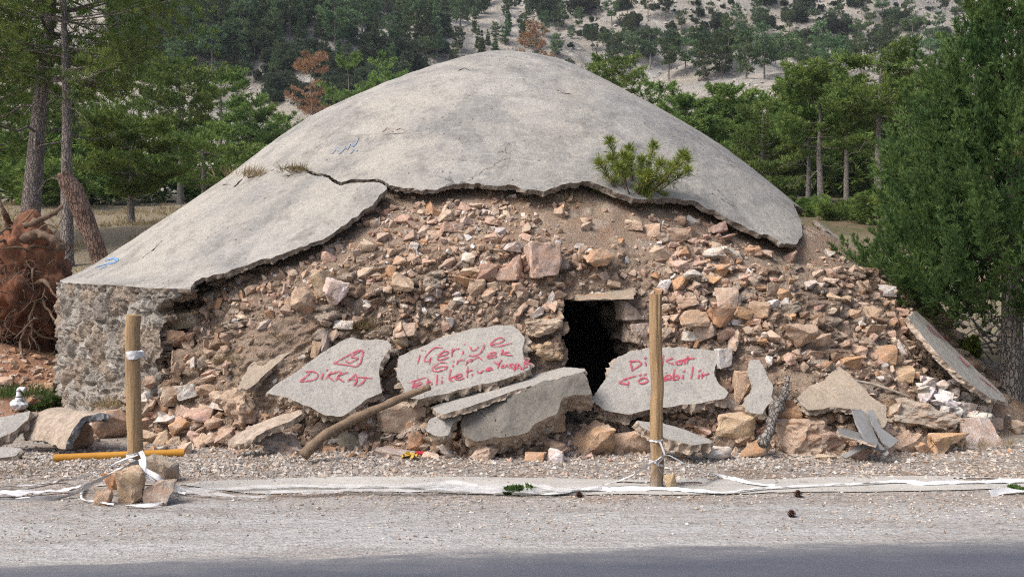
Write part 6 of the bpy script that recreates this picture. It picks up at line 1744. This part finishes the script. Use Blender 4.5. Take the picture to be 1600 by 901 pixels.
# ------------------------------------------------------------------ the pine seedling on the broken edge
hs = hit(986, 322)
YS = hs[0].y - 0.05
sb = at(988, 322, YS)
sdl = empty('pine_seedling', sb)
tag(sdl, 'small bright green pine seedling growing from the broken edge of the dome', 'pine seedling')
tips = [(953, 222), (984, 234), (1022, 230), (1067, 243), (1073, 268), (937, 256), (932, 283), (958, 288), (1003, 252), (1032, 284), (981, 300), (1034, 308), (955, 250), (1031, 258), (981, 250), (1000, 300), (1050, 262), (968, 262), (1012, 272), (1010, 305)]
mbt = MB(); C, D, Ls = [], [], []
rng = np.random.default_rng(3)
tips = tips + [(x + rng.normal(0, 10), y + abs(rng.normal(0, 8)) + 2) for x, y in tips[::3]]
for k, (x, y) in enumerate(tips):
    tip = at(x, y, YS - rng.uniform(-.25, .3)) - sb
    mid = tip * 0.5 + np.array([0, 0, -0.06 * np.linalg.norm(tip)]) + rng.normal(0, .015, 3)
    P = smooth_path([np.array([rng.normal(0, .02), rng.normal(0, .02), 0]), mid, tip], 12)
    mbt.add(*tube(P, np.linspace(.011, .005, 12), 6))
    ns = 13
    tt = np.r_[np.linspace(.66, 1, ns), np.full(9, .99)]
    q = np.stack([np.interp(tt, np.linspace(0, 1, 12), P[:, j]) for j in range(3)], 1)
    C.append(q); dd = unit(P[-1] - P[-3]); D.append(unit(np.tile(dd * .8 + [0, 0, .5], (len(q), 1))))
mbt.build('stem', M['root'], sdl)
C = np.concatenate(C); D = np.concatenate(D)
V, T = tufts(rng, C, D, 16, rng.uniform(.085, .145, len(C)), .06, .85)
link('needles', new_mesh('needles', V, T, M['seedling'], None, None, False), sdl)

# ------------------------------------------------------------------ uprooted stump at the left
rc = at(38, 448, 13.0)
rp = empty('uprooted_stump', rc)
tag(rp, 'uprooted tree stump with red earth clinging to its tangled brown roots', 'tree stump')
bm = bmesh.new(); bmesh.ops.create_icosphere(bm, subdivisions=6, radius=1.0)
V = np.array([v.co[:] for v in bm.verts]); T = np.array([[v.index for v in f.verts] for f in bm.faces]); bm.free()
V = V * [0.60, 0.5, 0.86]
V = V * (1 + 0.30 * fbm(V, 1.6, 3, 5) + 0.16 * fbm(V, 5, 4, 6) + 0.06 * fbm(V, 14, 3, 7))[:, None] + np.array([0, 0, -.12])
link('earth_clump', new_mesh('earth_clump', V, T, M['redearth'], None, None, True), rp)
rng = np.random.default_rng(23)
def root(p, r0, r1, n=40, kn=.2, mb=None):
    P = smooth_path(np.array(p), n); r_ = np.linspace(r0, r1, n)
    V, T = tube(P, r_, 8)
    V[:n * 8] += (V[:n * 8] - np.repeat(P, 8, 0)) * (kn * 1.8 * fbm(V[:n * 8], 11, 3, int(r0 * 1e4)))[:, None]
    if mb is not None: mb.add(V, T); return
    return link('root', new_mesh('root', V, T, M['root'], None, None, True), rp)
def rel(x, y, dy): return at(x, y, 13.0 + dy) - rc
def wild(q, d, r0, steps, st, wob, g, mb=None):
    pts = [q]
    for _ in range(steps):
        d = unit(d + rng.normal(0, wob, 3) + [0, -.03, g]); q = q + d * rng.uniform(st * .6, st * 1.4); pts.append(q)
    root(pts, r0, r0 * .18, 34, .3, mb)
for p_, r_ in (([rel(20, 372, 0), rel(40, 356, -.2), rel(58, 345, -.3), rel(80, 336, -.35), rel(98, 322, -.3)], .065), ([rel(30, 380, -.2), rel(56, 366, -.4), rel(82, 374, -.45), rel(100, 392, -.4)], .075), ([rel(15, 352, 0), rel(6, 330, -.2), rel(-4, 306, -.2)], .05)):
    root(p_, r_, r_ * .45, 40, .4)
for k in range(46):
    a = rng.uniform(-1.1, 3.4); c0 = np.array([math.cos(a) * .42, -.32 + rng.uniform(-.15, .2), math.sin(a) * .66 - .08])
    wild(c0 * .85, unit(c0 * [1, .4, 1] + rng.normal(0, .5, 3)), rng.uniform(.012, .032), 6, .15, .5, -.16)
fine = MB()
for k in range(170):
    a = rng.uniform(0, 6.28); rr_ = math.sqrt(rng.random())
    c0 = np.array([math.cos(a) * .56 * rr_, -.40 * math.sqrt(max(0, 1 - rr_ ** 2)) - .06, math.sin(a) * .8 * rr_ - .1])
    wild(c0, unit(rng.normal(0, 1, 3) + [0, -.5, .1]), rng.uniform(.004, .013), 5, .09, .6, -.22, fine)
fine.build('fine_roots', M['root'], rp)
limb('broken_tree', [(158, 412, 14.3), (146, 372, 14.25), (128, 330, 14.2), (112, 296, 14.15), (97, 270, 14.1)], [.135, .125, .125, .12, .10], M['bark_red'], 'broken leaning tree with flaking reddish bark beside the uprooted stump', 'broken tree', 20, 9, .22)

# dead brushwood behind the sloping slab
mb = MB(); rng = np.random.default_rng(31)
bc = at(1525, 520, 13.2)
for k in range(70):
    q = np.array([rng.uniform(-1.1, .9), rng.uniform(-.5, .8), rng.uniform(-.35, .15)]); d = unit(np.array([rng.normal(0, 1), rng.normal(0, .5), rng.normal(.25, .35)])); pts = [q]
    for _ in range(4): d = unit(d + rng.normal(0, .3, 3)); q = q + d * rng.uniform(.12, .3); pts.append(q)
    mb.add(*tube(smooth_path(pts, 16), np.linspace(rng.uniform(.012, .03), .004, 16), 6))
tag(mb.build('brushwood_pile', M['deadwood'], None, bc), 'tangle of pale dead branches on the ground behind the sloping painted slab', 'brushwood')

# ------------------------------------------------------------------ small plants
def blades(name, c, n, h, spread, mat, label, cat, seed=1, wd=.05, nn=7, lean=(0, 0), sp=.35, squash=1.0):
    rng = np.random.default_rng(seed)
    C = np.stack([rng.normal(0, spread, n), rng.normal(0, spread * .6, n), rng.uniform(0, .02, n)], 1)
    D = unit(np.stack([C[:, 0] / (spread + 1e-6) * .25 + lean[0], C[:, 1] * 0 + lean[1], np.ones(n)], 1))
    V, T = tufts(rng, C, D, nn, h * rng.uniform(.5, 1.1, n), wd, sp)
    V[:, 2] = np.maximum(V[:, 2] * squash, -.03)
    o = link(name, new_mesh(name, V, T, mat, None, None, False), None, c)
    return tag(o, label, cat)
def shell_at(px, py):
    a, d = ray(px, py); h = BVS.ray_cast(a, d, 100)
    return np.array(h[0]) if h[0] is not None else np.array(hit(px, py)[0])
def leafy(name, c, r, n, mat, label, cat, seed=1, tl=.06, squash=.8, nn=7, wd=.35):
    V, T = bush_arrays(seed, n, tl / r, 7, squash, .4, nn, wd)
    o = link(name, new_mesh(name, V * r, T, mat, None, None, False), None, c)
    return tag(o, label, cat)
blades('grass_tuft', shell_at(392, 280), 40, .22, .16, M['drygrass'], 'dry pale grass growing from the crack on the left dome slope', 'grass tuft', 1, .03, 8, (.5, 0))
blades('grass_tuft', shell_at(463, 272), 34, .16, .09, M['brownshrub'], 'withered brown tuft at the left end of the long dome crack', 'grass tuft', 2, .04, 9, (0, 0), .6)
blades('grass_tuft', shell_at(392, 244) + [0, .5, -.1], 14, .55, .16, M['drygrass'], 'tall thin pale stems rising behind the left dome outline', 'grass tuft', 3, .012, 5, (-.15, 0), .22)
blades('grass_tuft', shell_at(1243, 309) + [0, .15, 0], 24, .14, .10, M['brownshrub'], 'reddish dry grass on the broken right edge of the dome', 'grass tuft', 4, .04, 8)
blades('dry_shrub', np.array(hit(575, 518)[0]), 60, .20, .13, M['brownshrub'], 'withered brown shrub above the DIKKAT slab', 'shrub', 5, .025, 10, (0, -.3), .8)
blades('dry_shrub', np.array(hit(356, 566)[0]), 26, .10, .08, M['brownshrub'], 'small dry greenish weed in the hollow beside the grey wall', 'weed', 6, .05, 8, (0, -.3), .7)
blades('dry_shrub', np.array(hit(445, 530)[0]), 20, .09, .06, M['brownshrub'], 'small dry tuft on bare earth above the sunken smooth slab', 'weed', 7, .05, 8, (0, -.3), .7)
blades('dry_shrub', np.array(hit(1535, 700)[0]), 50, .16, .16, M['drygrass'], 'wispy dry weed in front of the whitish boulder by the tree trunk', 'weed', 8, .02, 8, (0, 0), .7)
blades('dry_shrub', np.array(hit(888, 318)[0]), 24, .16, .10, M['brownshrub'], 'dry rootlets hanging under the dome edge left of the seedling', 'rootlets', 9, .02, 9, (0, -.6), .9)
leafy('weed', np.array(hit(804, 771)[0]) + [0, 0, -.01], .15, 260, M['weed'], 'low green weed growing at the concrete strip beside the tape', 'weed', 31, .035, .35)
leafy('weed', np.array(hit(1585, 766)[0]), .13, 160, M['weed'], 'dark green weed at the right end of the concrete strip', 'weed', 32, .035, .25)
leafy('weed', np.array(hit(74, 640)[0]), .22, 420, M['weed'], 'dark leafy weed between the plastic bag and the grey wall', 'weed', 33, .05, .7)
blades('grass_patch', np.array(hit(35, 622)[0]), 170, .20, .30, M['weed'], 'fresh green grass on the bank at the left edge above the plastic bag', 'grass tuft', 10, .04, 8)
blades('grass_patch', np.array(hit(30, 738)[0]), 60, .05, .20, M['brownshrub'], 'flat dry grass on the gravel at the left edge', 'grass tuft', 11, .06, 8, (0, 0), .7)
blades('grass_patch', np.array(hit(170, 640)[0]), 50, .16, .14, M['drygrass'], 'dry weed at the foot of the grey wall', 'weed', 12, .03, 8)
leafy('shrub', at(1515, 578, 11.6), .23, 900, M['yellowbush'], 'small yellow green bush behind the sloping painted slab', 'bush', 34, .05, 1.2, 8, .3)

# ------------------------------------------------------------------ air: far trees fade a little towards blue
bm = bmesh.new(); bmesh.ops.create_cube(bm, size=1.0)
hz = bpy.data.meshes.new('haze'); bm.to_mesh(hz); bm.free()
ho = bpy.data.objects.new('haze', hz); COL.objects.link(ho)
ho.scale = (1700, 1300, 330); ho.location = (0, 150, 330 / 2 - 1.5)
hm = bpy.data.materials.new('haze'); hm.use_nodes = True
for n_ in list(hm.node_tree.nodes):
    if n_.type == 'BSDF_PRINCIPLED': hm.node_tree.nodes.remove(n_)
pv = hm.node_tree.nodes.new('ShaderNodeVolumePrincipled')
pv.inputs['Color'].default_value = (0.80, 0.88, 1.0, 1)
pv.inputs['Density'].default_value = 0.00026
pv.inputs['Anisotropy'].default_value = 0.2
hm.node_tree.links.new(pv.outputs[0], hm.node_tree.nodes['Material Output'].inputs['Volume'])
hz.materials.append(hm)
tag(ho, kind='stuff')
